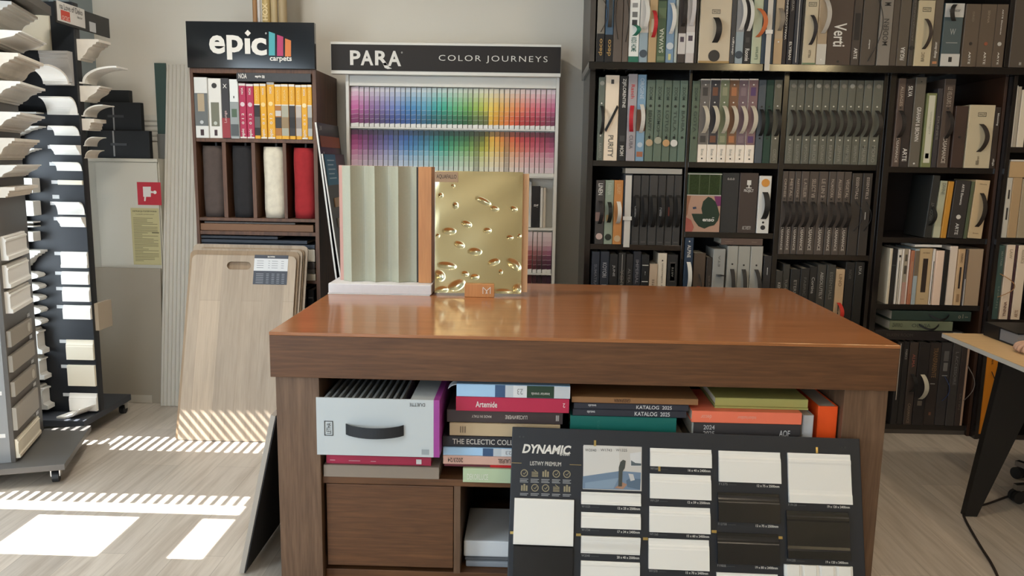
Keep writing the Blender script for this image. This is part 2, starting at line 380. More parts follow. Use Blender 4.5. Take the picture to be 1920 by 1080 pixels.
tpart('back_panel', mat((40, 32, 28), 0.7), PX0 + 0.0005, PX1 - 0.0005, 3.3373, 3.3562, 0.0, TZ - 0.1589)
tpart('base_board', TW_X, PX0 + 0.0005, PX1 - 0.0005, 2.6772, 3.3368, 0.0, 0.03)
DX = onY(850, 1000, 2.6627).x; DX1 = onY(863, 1000, 2.6627).x
tpart('divider', TW_Z, DX + 0.001, DX1, 2.6656, 3.3368, 0.0305, SHZ - 0.0265)
tpart('drawer_front', TW_X, PX0 + 0.012, DX - 0.0008, 2.6627, 2.6821, 0.053, SHZ - 0.029)
tpart('shade_lining', mat((18, 18, 20), 0.6), DX1 + 0.0005, PX1 - 0.001, 3.3222, 3.3368, 0.0305, SHZ - 0.0265)  # dark sheet standing in for shade deep in the compartment

# ------------------------------------------------------------------ things in the table's open shelf
G1 = 'catalogues and books inside the table shelf'
# striped sample box lying on its side
def sample_box():
    Yf = 2.5753
    tl, tr, br, bl = onY(595, 746, Yf), onY(825, 750, Yf), onY(823, 857, Yf), onY(592, 853, Yf)
    x0, x1, z0, z1 = (tl.x + bl.x) / 2, (tr.x + br.x) / 2, (bl.z + br.z) / 2, (tl.z + tr.z) / 2
    d = 0.36; W = x1 - x0; H = z1 - z0
    o = empty('sample_box', ((x0 + x1) / 2, Yf, z0), 0, 'pale grey sample box with black handle and purple edge in table shelf', 'box')
    g = mat((188, 194, 196), 0.5, k=1.15)
    bm = bmesh.new(); bx(bm, -W / 2, W / 2 - 0.02, 0, 0.006, 0, H); bx(bm, -W / 2, W / 2 - 0.02, 0.0062, d, 0, 0.004); bx(bm, -W / 2, -W / 2 + 0.004, 0.0062, d, 0.0042, H - 0.03)
    bx(bm, W / 2 - 0.10, W / 2 - 0.02, 0.0062, d, H - 0.006, H - 0.002)
    link('box_shell', bm, g, o)
    bm = bmesh.new(); bx(bm, W / 2 - 0.0198, W / 2, 0, d, 0, H); link('purple_side', bm, mat((150, 60, 140), 0.5, k=1.2), o)
    for i in range(12):
        x = -W / 2 + 0.02 + i * 0.0235
        bm = bmesh.new(); bx(bm, x, x + 0.008, 0.0075, d - 0.01, 0.0045, H - 0.008); link('fabric_card', bm, mat((150, 154, 155), 0.8), o)
    bm = bmesh.new(); pts = []
    for i in range(17):
        a = i / 16; q = math.sin(math.pi * a) ** 0.7; pts.append((-W * 0.235 + W * 0.47 * a - 0.01, -0.002 - 0.03 * q, H * 0.47 - 0.004 * q))
    strip(bm, pts, (0, 0, 0.0185), (0, -0.004, 0)); link('handle', bm, mat((30, 34, 40), 0.5), o)
    logo_box(o, LETTER_K, -W * 0.40, H * 0.47, 0.052, 0.030, (0, 0, 1), (-1, 0, 0))
    text(o, 'DUETTE', (W * 0.32, -0.0012, H * 0.915), (-1, 0, 0), (0, 0, -1), W * 0.125, 0.0115, LETTER_K)
    bm = bmesh.new(); bx(bm, W * 0.355, W * 0.415, -0.001, 0.001, H * 0.045, H * 0.135); link('sticker', bm, mat((160, 168, 172), 0.4), o)
    return z0
zb = sample_box()
flat_book('catalogue', 607, 823, 874, 892, 2.6529, (128, 116, 104), 0.30, 'taupe hardback lying flat at the bottom under the red book', G1, z=SHZ + 0.0006)
o, W_, H_ = flat_book('catalogue', 612, 808, 855.5, 877, 2.6627, (150, 30, 62), 0.30, 'dark red book with small white sticker under the grey sample box', G1,
    texts=[('—', 0.06, .45, 0.05, 0.05, (220, 190, 200), 0), ('—', 0.27, .42, 0.11, 0.05, (220, 190, 200), 0), ('—', .45, .4, .05, .05, (220, 190, 200), 0)])
patch(o, mat((220, 220, 220), 0.6), W_ * .36, W_ * .41, H_ * .2, H_ * .75, 'sticker')
PALEBLUE = (150, 185, 215)
def magazine(px0, px1, yt, yb, label):
    o, wd, ht = flat_book('magazine', px0, px1, yt, yb, 2.6403, PALEBLUE, 0.27, label, G1)
    p = lambda c, a, b, z0=0.03, z1=0.97: patch(o, mat(c, .4), wd * (a - .5), wd * (b - .5), ht * z0, ht * z1)
    p((60, 90, 130), .34, .43); p((200, 208, 215), .43, .5); p((225, 228, 230), .50, .62); p((36, 62, 44), .62, .86); p((205, 210, 215), .86, 1)
    text(o, '23', (wd * .06, -0.002, ht * .5), (-1, 0, 0), (0, 0, -1), wd * .05, ht * .45, mat((150, 150, 150), .6))
    text(o, 'interior trends', (wd * .24, -0.002, ht * .35), (-1, 0, 0), (0, 0, -1), wd * .16, ht * .22, LETTER_W)
    return o, wd, ht
o, wd, ht = magazine(856, 1069, 722, 749, 'pale blue magazine lying topmost on the second stack of books')
bm = bmesh.new(); strip(bm, [(-wd / 2 - 0.03 * (1 - i / 6), 0.034, ht * 0.55 + 0.35 * ht * (1 - (1 - i / 6) ** 2)) for i in range(7)], (0, 0.03, 0), (0, 0, 0.0012)); link('curled_cover', bm, mat((222, 226, 230), 0.4), o)
flat_book('catalogue', 855, 1067, 746, 775, 2.6403, (166, 34, 66), 0.28, 'crimson red catalogue with white lettering under the blue magazine', G1,
    texts=[('Artemide', .27, .5, .19, .42, (235, 228, 225), 0), ('2', .955, .55, .02, .3, (235, 200, 205), 1)])
flat_book('catalogue', 838, 1055, 770, 798, 2.6559, (58, 48, 48), 0.27, 'dark brown catalogue lying directly under the crimson red one', G1,
    texts=[('MADE IN ITALY', .30, .5, .17, .2, (200, 190, 180), 1), ('LUCE&VIVERE', .60, .5, .19, .3, (215, 205, 195), 1), ('III', .955, .5, .025, .45, (220, 215, 210), 0)])
flat_book('catalogue', 843, 1050, 795, 822, 2.6500, (172, 152, 122), 0.27, 'beige catalogue in the middle of the second stack of books', G1, texts=[('III', .12, .5, .05, .5, (120, 104, 84), 0)])
flat_book('catalogue', 830, 1062, 820, 842, 2.6462, (32, 32, 38), 0.27, 'black hardback with white serif title under the beige catalogue', G1, texts=[('THE ECLECTIC COLLECTION', .42, .52, .68, .5, (205, 200, 192), 0)])
magazine(831, 1050, 841, 857, 'pale blue magazine in the lower part of the second stack')
flat_book('catalogue', 831, 1060, 856.5, 872, 2.6403, (190, 152, 138), 0.27, 'pinkish beige catalogue between blue magazine and dark red booklet', G1, texts=[('2023/24', .10, .5, .125, .5, (70, 55, 50), 1), ('LAUFSEL', .5, .5, .1, .5, (70, 55, 50), 1)])
o, wd, ht = flat_book('catalogue', 833, 1060, 871.5, 880.5, 2.6481, (90, 32, 42), 0.27, 'thin dark red booklet with bright red end near the stack foot', G1)
patch(o, mat((205, 30, 34), .5), -wd * .12, wd * .5, ht * .03, ht * .97)
flat_book('catalogue', 868, 1065, 880.5, 899, 2.6345, (168, 184, 152), 0.27, 'pale green catalogue at the very bottom of the second stack', G1, z=SHZ + 0.0006, texts=[('DEKORLUCE', .14, .42, .2, .42, (225, 230, 215), 0)])
# third stack
G2 = 'catalogues of the third stack in the table shelf'
flat_book('catalogue', 1072, 1309, 746, 758, 2.6529, (128, 92, 58), 0.30, 'tan brown catalogue lying topmost on the third stack', G1, texts=[('GRESPANIA', .40, .5, .13, .55, (70, 45, 28), 1)])
for yt, yb, a, b, which in [(757.5, 769, 1076, 1291, 'upper'), (769, 781, 1074, 1287, 'lower')]:
    flat_book('catalogue', a, b, yt, yb, 2.6529, (38, 40, 50), 0.29, f'{which} one of the two black catalogues with white year lettering', G1, texts=[('KATALOG  2025', .70, .5, .31, .6, (215, 215, 215), 0), ('oprawa', .16, .6, .07, .4, (215, 215, 215), 0)])
flat_book('catalogue', 1069, 1268, 781, 812, 2.6578, (14, 96, 88), 0.28, 'teal green hardback beneath the two black catalogues', G1, texts=[('O\u2013Z1', .265, .5, .022, .5, (60, 130, 120), 0)])
flat_book('catalogue', 1072, 1280, 812, 858, 2.6675, (120, 110, 100), 0.28, 'grey brown catalogue hidden low under the teal hardback', G1)
flat_book('catalogue', 1072, 1290, 858, 899, 2.6675, (60, 58, 60), 0.28, 'charcoal catalogue at the foot of the third stack', G1, z=SHZ + 0.0006)
# fourth stack
for yt, yb, a, b, which in [(747.5, 763.5, 1341, 1515, 'upper'), (763.5, 779.5, 1340, 1515, 'lower')]:
    o, wd, ht = flat_book('catalogue', a, b, yt, yb, 2.6675, (150, 148, 86), 0.28, f'{which} one of the two olive green boxes on fourth stack', G1)
flat_book('catalogue', 1297, 1503, 772.5, 801, 2.6335, (222, 110, 82), 0.27, 'salmon orange book lying under the olive green boxes', G1, texts=[('decor', .13, .5, .1, .36, (240, 170, 150), 1), ('indoor/outdoor', .50, .5, .17, .3, (240, 170, 150), 1)])
flat_book('catalogue', 1300, 1500, 793.5, 826, 2.6403, (52, 50, 52), 0.27, 'charcoal catalogue with two year numbers under the salmon book', G1, texts=[('2024', .145, .74, .105, .24, (200, 200, 200), 0), ('2025', .145, .42, .105, .24, (200, 200, 200), 0), ('AQF', .855, .47, .1, .4, (215, 215, 215), 0)])
flat_book('catalogue', 1300, 1500, 826, 870, 2.6578, (140, 130, 118), 0.27, 'taupe catalogue hidden low under the charcoal year catalogue', G1)
flat_book('catalogue', 1300, 1492, 870, 908, 2.6578, (70, 62, 60), 0.27, 'dark catalogue at the foot of the fourth stack', G1, z=SHZ + 0.0006)
def upright_box(px0, px1, yt, Yf, c, d, label):
    a, b = onY(px0, 790, Yf).x, onY(px1, 790, Yf).x; z1 = onY((px0 + px1) / 2, yt, Yf).z
    o = book_body('box_file', b - a, z1 - SHZ - 0.0006, d, mat(c, 0.5, k=1.3)); o.location = ((a + b) / 2, Yf, SHZ + 0.0006)
    tag(o, label, 'box', G1); return o
upright_box(1506, 1526, 779, 2.6529, (178, 180, 184), 0.3, 'white grey box file standing between green stack and orange box')
upright_box(1533, 1570, 762, 2.6675, (222, 78, 22), 0.3, 'bright orange box file standing against the table side panel')

def restack():
    # let every lying book rest exactly on the one below it
    bpy.context.view_layer.update()
    fl = [o for o in COL.objects if o.name.split('.')[0] in ('catalogue', 'magazine')]
    def ext(o):
        xs = [v.co for v in o.data.vertices]
        return o.location.x + min(v.x for v in xs), o.location.x + max(v.x for v in xs), max(v.z for v in xs)
    stacks = {}
    for o in fl: 
        a, b, h = ext(o); stacks.setdefault(round(((a + b) / 2 + 5) / 0.46), []).append(o)
    cols = [[o for o in fl if lo < (ext(o)[0] + ext(o)[1]) / 2 < hi] for lo, hi in ((-0.9, -0.3), (-0.3, 0.16), (0.16, 0.56), (0.56, 1.1))]
    for c in cols:
        c.sort(key=lambda o: o.location.z); top = SHZ
        for o in c:
            h = ext(o)[2]; zt = o.location.z + h; zb = top + 0.0006
            o.location.z = zb; o.scale.z = (zt - zb) / h; top = zt
restack()

# folded white textiles in the lower open compartment
bm = bmesh.new()
fx0, fx1 = DX1 + 0.008, onY(1010, 1040, 2.7160).x
z0, z1 = 0.052, onY(900, 1016, 2.7160).z
pts = [(fx0, 0, z0), (fx0 - .002, 0, z0 + .03), (fx0 + .006, 0, z1 - .012), (fx0 + .03, 0, z1), (fx1, 0, z1 - .004), (fx1 + .004, 0, z0)]
zz = z1 - 0.055
o = empty('folded_paper', (fx0 + 0.1, 2.7354, 0.0312), 0, 'white folded sample sheets stacked in dark lower table compartment', 'papers')
def rel(bm, o): bmesh.ops.translate(bm, verts=bm.verts[:], vec=-Vector(o.location))
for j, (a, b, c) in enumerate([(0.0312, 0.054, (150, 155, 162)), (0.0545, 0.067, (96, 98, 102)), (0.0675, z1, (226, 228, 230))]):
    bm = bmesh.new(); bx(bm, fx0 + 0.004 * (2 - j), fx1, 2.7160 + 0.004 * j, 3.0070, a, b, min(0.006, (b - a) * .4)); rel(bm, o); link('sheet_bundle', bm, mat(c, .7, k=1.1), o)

# ------------------------------------------------------------------ bookcases along the back wall
CASE = mat((30, 25, 23), 0.22, coat=0.35, k=1.0)
CASE_BROWN = mat((62, 40, 28), 0.35, k=1.0)
YL, Y4, Y5, YA, YBK = 4.43, 4.41, 4.36, 4.33, 4.93
def px_x(px, py, Yf): return onY(px, py, Yf).x
AZ1 = onY(1400, 119.5, YA).z; AZ0 = onY(1400, 133, YA).z
ZB = onY(1400, 305.5, YL).z; ZC1 = onY(1200, 459, YL).z; ZC2 = onY(1380, 436.5, YL).z; ZC3 = onY(1530, 477.5, YL).z; ZD = 0.60
lx0, lx1 = px_x(1101, 300, YL), px_x(1660, 220, YL)
d12 = (px_x(1289, 225, YL), px_x(1294.5, 225, YL)); d23 = (px_x(1465.5, 225, YL), px_x(1475, 225, YL)); r3 = (px_x(1652, 225, YL), lx1)
def parts_case(o, lst):
    for nm, m, a in lst:
        bm = bmesh.new(); bx(bm, *a, 0.0012); rel(bm, o); link(nm, bm, m, o)
e = 0.0006
bc = empty('bookcase', (1.15, YL, 0), 0, 'wide black bookcase with three bays against the back wall', 'bookcase')
lft = px_x(1114, 225, YL)
L = [('side_panel', CASE, (lx0, lft, YL, YBK, 0, AZ0 - e)), ('side_panel', CASE, (r3[0], r3[1], YL, YBK, 0, AZ0 - e)),
     ('divider', CASE, (d12[0], d12[1], YL, YBK, 0, AZ0 - 0.0006)), ('divider', CASE, (d23[0], d23[1], YL, YBK, 0, AZ0 - 0.0006)),
     ('top_rail', CASE, (lft + e, r3[0] - e, YBK - .02, YBK, AZ0 - 0.09, AZ0 - e)), ('back_panel', mat((24, 21, 20), 0.6), (lx0, lx1, YBK + e, YBK + 0.012, 0, AZ0 - e))]
bays = [(lft, d12[0]), (d12[1], d23[0]), (d23[1], r3[0])]
for (a, b), zs in zip(bays, [(ZB, ZC1, ZD, 0.1), (ZB, ZC2, ZD, 0.1), (ZB, ZC3, ZD, 0.1)]):
    for z in zs: L.append(('shelf', CASE, (a + e, b - e, YL + 0.003, YBK, z - 0.03, z)))
parts_case(bc, L)
# top unit carrying the highest row
ax0, ax1 = px_x(1106, 60, YA), px_x(1900, 60, YA) + .6
tu = empty('top_shelf_unit', (1.4, YA, AZ0), 0, 'long black top shelf unit standing on the bookcases below the ceiling', 'shelf')
BGLOSS = mat((26, 22, 20), 0.1, coat=0.6)
parts_case(tu, [('bottom_board', BGLOSS, (ax0, ax1, YA, YBK, AZ0, AZ1)), ('side_panel', mat((70, 64, 58), 0.4), (ax0, px_x(1116, 60, YA), YA, YBK, AZ1 + e, 2.72)), ('divider', CASE, (px_x(1889, 60, YA), px_x(1897, 60, YA), YA, YBK, AZ1 + e, 2.72)), ('side_panel', CASE, (ax1 - .02, ax1, YA, YBK, AZ1 + e, 2.72)),  # left side panel toned lighter for the light on its side
                ('top_board', CASE, (ax0, ax1, YA, YBK, 2.7206, 2.75)), ('back_panel', mat((24, 21, 20), 0.6), (ax0, ax1, YBK + e, YBK + 0.012, AZ0, 2.75))])
# narrow bay standing further forward
x40, x41 = px_x(1664, 225, Y4), px_x(1890, 225, Y4)
i40, i41 = px_x(1675, 225, Y4), px_x(1877, 225, Y4)
x40 = max(x40, lx1 + 0.002)
Z4 = [onY(1750, 314, Y4).z, onY(1760, 446.5, Y4).z, onY(1760, 572, Y4).z, onY(1740, 630, Y4).z, onY(1740, 797, Y4).z]
b4 = empty('bookcase', (2.2, Y4, 0), 0, 'narrow black bookcase with brown inner sides standing further forward beside desk', 'bookcase')
L = [('side_panel', CASE, (x40, i40, Y4, YBK, 0, AZ0 - e)), ('side_panel', CASE_BROWN, (i41, i41 + 0.016, Y4, YBK, 0, AZ0 - e)), ('back_panel', mat((50, 36, 28), 0.6), (x40, i41 + 0.016, YBK + e, YBK + 0.012, 0, AZ0 - e)),
     ('top_rail', CASE, (i40 + e, i41 - e, YBK - .02, YBK, AZ0 - 0.09, AZ0 - e)), ('plinth', mat((96, 88, 80), 0.5), (i40 + e, i41 - e, Y4 + 0.02, Y4 + 0.035, 0, Z4[4] - 0.031))]
for z in (Z4[0], Z4[1], Z4[2], Z4[4]): L.append(('shelf', CASE, (i40 + e, i41 - e, Y4 + 0.003, YBK, z - 0.03, z)))
parts_case(b4, L)
x50 = i41 + 0.0185
i50 = max(px_x(1896, 225, Y5), x50 + 0.02)
b5 = empty('bookcase', (2.8, Y5, 0), 0, 'black bookcase at the far end behind the desk with cream and yellow books', 'bookcase')
Z5 = [onY(1905, 276, Y5).z, onY(1895, 446, Y5).z, onY(1880, 599, Y5).z, onY(1860, 818, Y5).z]
L = [('side_panel', CASE, (x50, i50, Y5, YBK, 0, AZ0 - e)), ('side_panel', CASE, (i50 + 0.52, i50 + 0.54, Y5, YBK, 0, AZ0 - e)), ('back_panel', mat((40, 32, 27), 0.6), (x50, i50 + 0.54, YBK + e, YBK + 0.012, 0, AZ0 - e))]
for z in (Z5[0], Z5[1], Z5[2], max(Z5[3], 0.03)): L.append(('shelf', CASE, (i50 + e, i50 + 0.52 - e, Y5 + 0.003, YBK, z - 0.028, z)))
parts_case(b5, L)

W_, G_, K_, GD = (225, 222, 214), (150, 148, 140), (40, 38, 36), (175, 140, 80)
SW, SR, SK = (222, 220, 212), (190, 40, 44), (28, 27, 26)
GA = 'sample books on the top shelf row'
ns = [('band', ((22, 20, 20), 0.0, 0.33)), ('txt', ('deco', 0.17, 0.2, GD, UPW, 0.5))]
shelf_row(GA, 'on top shelf', YA, AZ1, [
    (1120, 1134.5, -45, (112, 106, 96), 'grey book with black gold-lettered foot', ns + [('cord', ((60, 54, 46), .35, .75, .03))]),
    (1135.5, 1151, -40, (62, 84, 104), 'blue book with black gold-lettered foot', ns + [('strap', ((70, 66, 60), .42, .8, .0))]),
    (1151.5, 1168.5, -55, (80, 70, 62), 'wide grey brown book with dark cord', [('cord', ((40, 36, 32), .25, .8, -.02))]),
    (1169, 1180, -55, (84, 74, 66), 'narrow grey brown book', [('cord', ((40, 36, 32), .22, .7, .01))]),
    (1180.5, 1200, -50, (205, 205, 200), 'white book with three photo squares and green foot', [('band', ((40, 110, 88), 0, .065)), ('mark', ((150, 150, 148), .62, .67, .5)), ('mark', ((120, 120, 118), .51, .57, .5)), ('mark', ((60, 60, 60), .42, .48, .5)), ('txt', ('KIDS HOME', .2, .16, (60, 110, 95), DN, .5)), ('strap', ((40, 120, 95), .3, .42, .02))]),
    (1200.5, 1217, -48, (128, 144, 152), 'light grey blue book with white handle', [('strap', (SW, .38, .72, .012)), ('badge', ((70, 80, 90), .10, .02)), ('band', ((205, 200, 192), .34, .72))]),
    (1217.5, 1233, -40, (158, 134, 98), 'tan book with red handle', [('strap', (SR, .3, .62, .008)), ('mark', ((215, 200, 165), .36, .52, .5))]),
    (1233.5, 1250, -48, (64, 82, 58), 'jungle green patterned book with pale lettering', [('txt', ('SAVANA', .25, .28, (205, 208, 190), UPW, .5)), ('mark', ((96, 112, 80), .5, .62, .8)), ('mark', ((40, 56, 40), .70, .8, .9)), ('mark', ((110, 125, 95), .02, .07, .8))]),
    (1250.5, 1266.5, -48, (104, 128, 150), 'steel blue book with white handle and round emblem', [('strap', (SW, .33, .68, .012)), ('badge', ((200, 208, 212), .19, .018)), ('mark', ((205, 200, 140), .03, .1, .3))]),
    (1267, 1272.5, -40, (150, 156, 150), 'very thin pale grey book', []),
    (1273, 1287.5, -45, (50, 42, 38), 'dark brown book with white label', [('band', ((205, 200, 195), .10, .34)), ('mark', ((80, 70, 80), .24, .30, .5)), ('strap', ((44, 38, 34), .42, .8, .006))]),
    (1288, 1304.5, -48, (172, 166, 162), 'light grey book with white label and pale strap', [('band', ((215, 212, 208), .11, .35)), ('mark', ((80, 70, 80), .25, .31, .5)), ('strap', ((205, 200, 198), .42, .85, .006))]),
    (1305.5, 1310.5, -45, (40, 36, 33), 'thin black board leaning beside beige box', []),  # dark filler standing in for the shadow gap before the beige box
    (1312, 1371, -20, (176, 164, 142), 'wide beige sample box with curved dark handle', [('logo', (.70, .26)), ('strap', ((38, 35, 33), .28, .62, .012, .03)), ('badge', ((58, 54, 50), .10, .03)), ('mark', ((170, 140, 90), 0, .03, .99))]),
    (1372, 1381, -45, (56, 55, 55), 'narrow charcoal book with white lettering', [('txt', ('design', .2, .2, W_, UPW, .5)), ('mark', ((200, 200, 200), .88, .9, .4))]),
    (1381.5, 1397, -48, (128, 140, 146), 'grey blue book with pale handle and dark emblem', [('strap', (SW, .38, .74, .012)), ('badge', ((62, 72, 82), .10, .02)), ('band', ((150, 150, 150), .36, .75))]),
    (1397.5, 1412, -48, (34, 33, 33), 'black book with broad white handle', [('strap', (SW, .37, .72, .008)), ('txt', ('Roonie', .1, .14, W_, DN, .55)), ('mark', ((70, 68, 66), .24, .3, .5))]),
    (1412.5, 1430.5, -48, (158, 164, 140), 'pale green book with orange strap', [('strap', ((200, 110, 62), .3, .62, .03)), ('txt', ('Larsen', .12, .14, (90, 110, 90), UPW, .35))]),
    (1431, 1453.5, -50, (42, 54, 66), 'dark blue book with long white hanging strap', [('belt', ((208, 202, 190), 1.0, -.08, .026)), ('txt', ('HOME', .24, .1, (130, 126, 118), DN, .2)), ('dot', (W_, .05, .004))]),
    (1454, 1470, -30, (156, 140, 116), 'tan book with grey ribbon handle', [('band', ((186, 160, 124), 0, .32)), ('strap', ((140, 130, 116), .42, .7, .006)), ('dot', (W_, .28, .004))]),
    (1470.5, 1479, -48, (36, 30, 30), 'narrow black book with white side lettering', [('txt', ('WALLCOVERING', .5, .45, W_, UPW, .4))]),
    (1479.5, 1490, -48, (32, 28, 30), 'black book with thin pale titles', [('txt', ('ELYSIAN', .15, .2, W_, DN, .45)), ('txt', ('CASUAL', .68, .18, G_, DN, .4))]),
    (1491, 1503.5, -46, (44, 46, 52), 'slate book with one white edge line', [('mark', (W_, .02, .8, .08))]),
    (1504.5, 1508.5, -44, (40, 38, 36), 'thin dark board', []),
    (1509, 1534, -34, (172, 160, 136), 'beige box with handle and green foot', [('logo', (.73, .6)), ('strap', ((46, 42, 44), .24, .6, .012, .018)), ('mark', ((110, 130, 100), 0, .02, .99)), ('txt', ('VITTRA', .13, .1, (110, 98, 80), DN, .2))]),
    (1534.5, 1552.5, -34, (150, 132, 108), 'tan book with white bow handle', [('band', ((200, 196, 186), 0, .25)), ('strap', ((186, 180, 170), .38, .8, .016)), ('dot', (W_, .06, .004))]),
    (1553, 1600, -36, (66, 54, 46), 'broad dark brown box with large white lettering', [('txt', ('Verti', .36, .28, W_, DN, .5)), ('dot', (K_, .04, .006))]),
    (1600.5, 1617, -36, (60, 52, 46), 'dark taupe book with dark window', [('txt', ('ARTE', .14, .13, W_, DN, .4)), ('mark', ((40, 36, 34), .3, .62, .6))]),
    (1617.5, 1647, -30, (70, 62, 54), 'taupe grey box with hanging dark cord', [('cord', ((50, 46, 42), .05, .95, .05)), ('txt', ('texdecor', .26, .12, W_, UPW, .1)), ('txt', ('Mélusine', .9, .1, G_, DN, .1))]),
    (1648, 1672, -2, (112, 106, 98), 'light grey board book with embossed title', [('txt', ('MODERN', .5, .4, (70, 66, 60), UPW, .42)), ('txt', ('M', .92, .05, (60, 56, 52), UPW, .5))]),
    (1672.5, 1686.5, -30, (68, 60, 52), 'taupe book just after the light grey board', []),
    (1687, 1707.5, -30, (76, 68, 58), 'grey brown book with white title near foot', [('txt', ('FIGURA', .15, .16, W_, UPW, .4))]),
    (1708, 1717, -30, (58, 52, 46), 'narrow dark book with dotted lettering', [('txt', ('JACQUARDS', .55, .5, (110, 104, 96), UPW, .4)), ('dot', (K_, .22, .012))]),
    (1718, 1749.5, 1, (170, 158, 130), 'beige sample box with slanted dark handle', [('logo', (.86, .5)), ('strap', ((60, 50, 44), .26, .72, .014, .018)), ('txt', ('BASIC', .14, .14, (120, 106, 84), UPW, .2))]),
    (1750, 1767.5, -30, (80, 72, 62), 'grey brown book with orange mark', [('txt', ('design.decor', .2, .2, W_, UPW, .4)), ('mark', ((190, 130, 90), .03, .06, .5))]),
    (1768, 1804, 6, (64, 76, 78), 'teal grey box with white head', [('band', ((200, 198, 192), .78, .995)), ('band', ((200, 198, 192), .005, .2)), ('htxt', ('texdecor', .89, .6, .018, (120, 118, 112))), ('mark', ((40, 38, 36), .07, .15, .18)), ('htxt', ('W', .55, .3, .03, (160, 165, 165))), ('mark', ((170, 170, 165), .37, .38, .6)), ('strap', ((50, 46, 42), .72, .98, -.03))]),
    (1806.5, 1835, 8, (82, 70, 58), 'grey brown box with dark knob', [('txt', ('GRID', .8, .16, (130, 118, 102), DN, .14)), ('txt', ('ARTE', .14, .2, W_, DN, .14)), ('badge', ((50, 42, 36), .37, .008))]),
    (1835.5, 1865, 8, (82, 70, 58), 'grey brown box with terracotta knob', [('txt', ('SENNA', .8, .2, (150, 136, 118), DN, .14)), ('txt', ('ARTE', .14, .2, W_, DN, .14)), ('badge', ((150, 84, 58), .37, .009))]),
    (1865.5, 1887.5, 8, (80, 68, 57), 'grey brown box with white knob', [('txt', ('ARTE Elements', .72, .4, W_, DN, .12)), ('txt', ('ARTE', .14, .2, W_, DN, .14)), ('badge', ((200, 196, 186), .37, .01))]),
    (1898.5, 1940, -10, (70, 62, 54), 'broad grey brown box beyond the divider', [('txt', ('SABLE', .05, .04, W_, DN, .1))]),
], depth=0.24, ybot=119, k=1.4)

GB = 'sample books on the upper row of the bookcase'
SAGE = (92, 106, 92)
zoom = lambda t, c: [('txt', ('ZOOM', .84, .16, (62, 74, 64), DN, .4)), ('txt', (t, .5, .26, (62, 74, 64), DN, .4)), ('dot', ((36, 44, 36), .685, .007)), ('dot', ((36, 44, 36), .30, .007))] + ([('tagon', (c, .26, .019))] if c else [])
shelf_row_in(bays[0], GB, 'in first bay upper row', YL, ZB, [
    (1121, 1133, 145, (88, 94, 84), 'grey green book with round emblem and black handle', [('badge', ((150, 150, 140), .93, .012)), ('strap', (SK, .32, .66, .008)), ('txt', ('KANUTO', .12, .18, (150, 150, 140), DN, .4)), ('dot', (W_, .69, .004)), ('dot', (W_, .30, .004))]),
    (1133.5, 1159.5, 141, (214, 198, 176), 'broad cream book with tall letters', [('txt', ('PURITY', .17, .26, (110, 104, 94), DN, .38)), ('mark', ((66, 60, 56), .9, .95, .2)), ('diag', ((26, 25, 25), .35, .64))]),
    (1160, 1175.5, 143, (26, 25, 25), 'black book with white capital title', [('txt', ('ZIJFLORENTINE', .8, .34, W_, DN, .5)), ('mark', ((70, 68, 66), .23, .3, .6)), ('txt', ('MOM', .12, .12, W_, DN, .45))]),
    (1176, 1193, 139, (148, 142, 144), 'lilac grey book with red ribbon handle', [('strap', ((196, 40, 52), .34, .64, -.008)), ('txt', ('Rasch', .8, .16, (200, 80, 80), DN, .4)), ('txt', ('CUBA', .22, .16, (110, 105, 108), DN, .4))]),
    (1193.5, 1210, 140, (112, 142, 164), 'light blue book with white handle', [('strap', ((215, 210, 200), .33, .66, .008)), ('txt', ('ORIGINE', .84, .24, (190, 205, 215), DN, .45)), ('band', ((120, 84, 62), .35, .6)), ('badge', ((190, 205, 215), .19, .014)), ('mark', ((170, 110, 80), .05, .11, .7))]),
    (1211, 1226.5, 150, SAGE, 'sage green book with beige round tag', zoom('BEHAPPY', (190, 165, 130))),
    (1227, 1242.5, 150, (88, 102, 88), 'sage green book with high-hanging pale tag', zoom('KOSMOS', (170, 168, 150))[:-1] + [('tagon', ((168, 168, 148), .29, .019))]),
    (1243, 1257.5, 151, (84, 98, 84), 'sage green book with tan round tag', zoom('LOTUS', (200, 158, 110))),
    (1258, 1272.5, 151, (86, 102, 90), 'sage green book with white round tag', zoom('TULA', (225, 222, 214))),
    (1273, 1287.5, 151, (88, 104, 92), 'plain sage green book without tag', zoom('BAHIA', None)),
], ybot=304.5, k=1.4)
FOOT = lambda c: [('band', (c[0], .215, .985)), ('strap', ((206, 196, 176), .35, .68, .014)), ('dot', (W_, .93, .004)), ('dot', (W_, .72, .004)), ('txt', ('line', .12, .08, (170, 165, 155), DN, .3)), ('dot', (K_, .045, .004)), ('mark', (c[1], .8, .9, .55)), ('mark', (c[1], .24, .32, .6))]
CREAMF = (214, 204, 190)
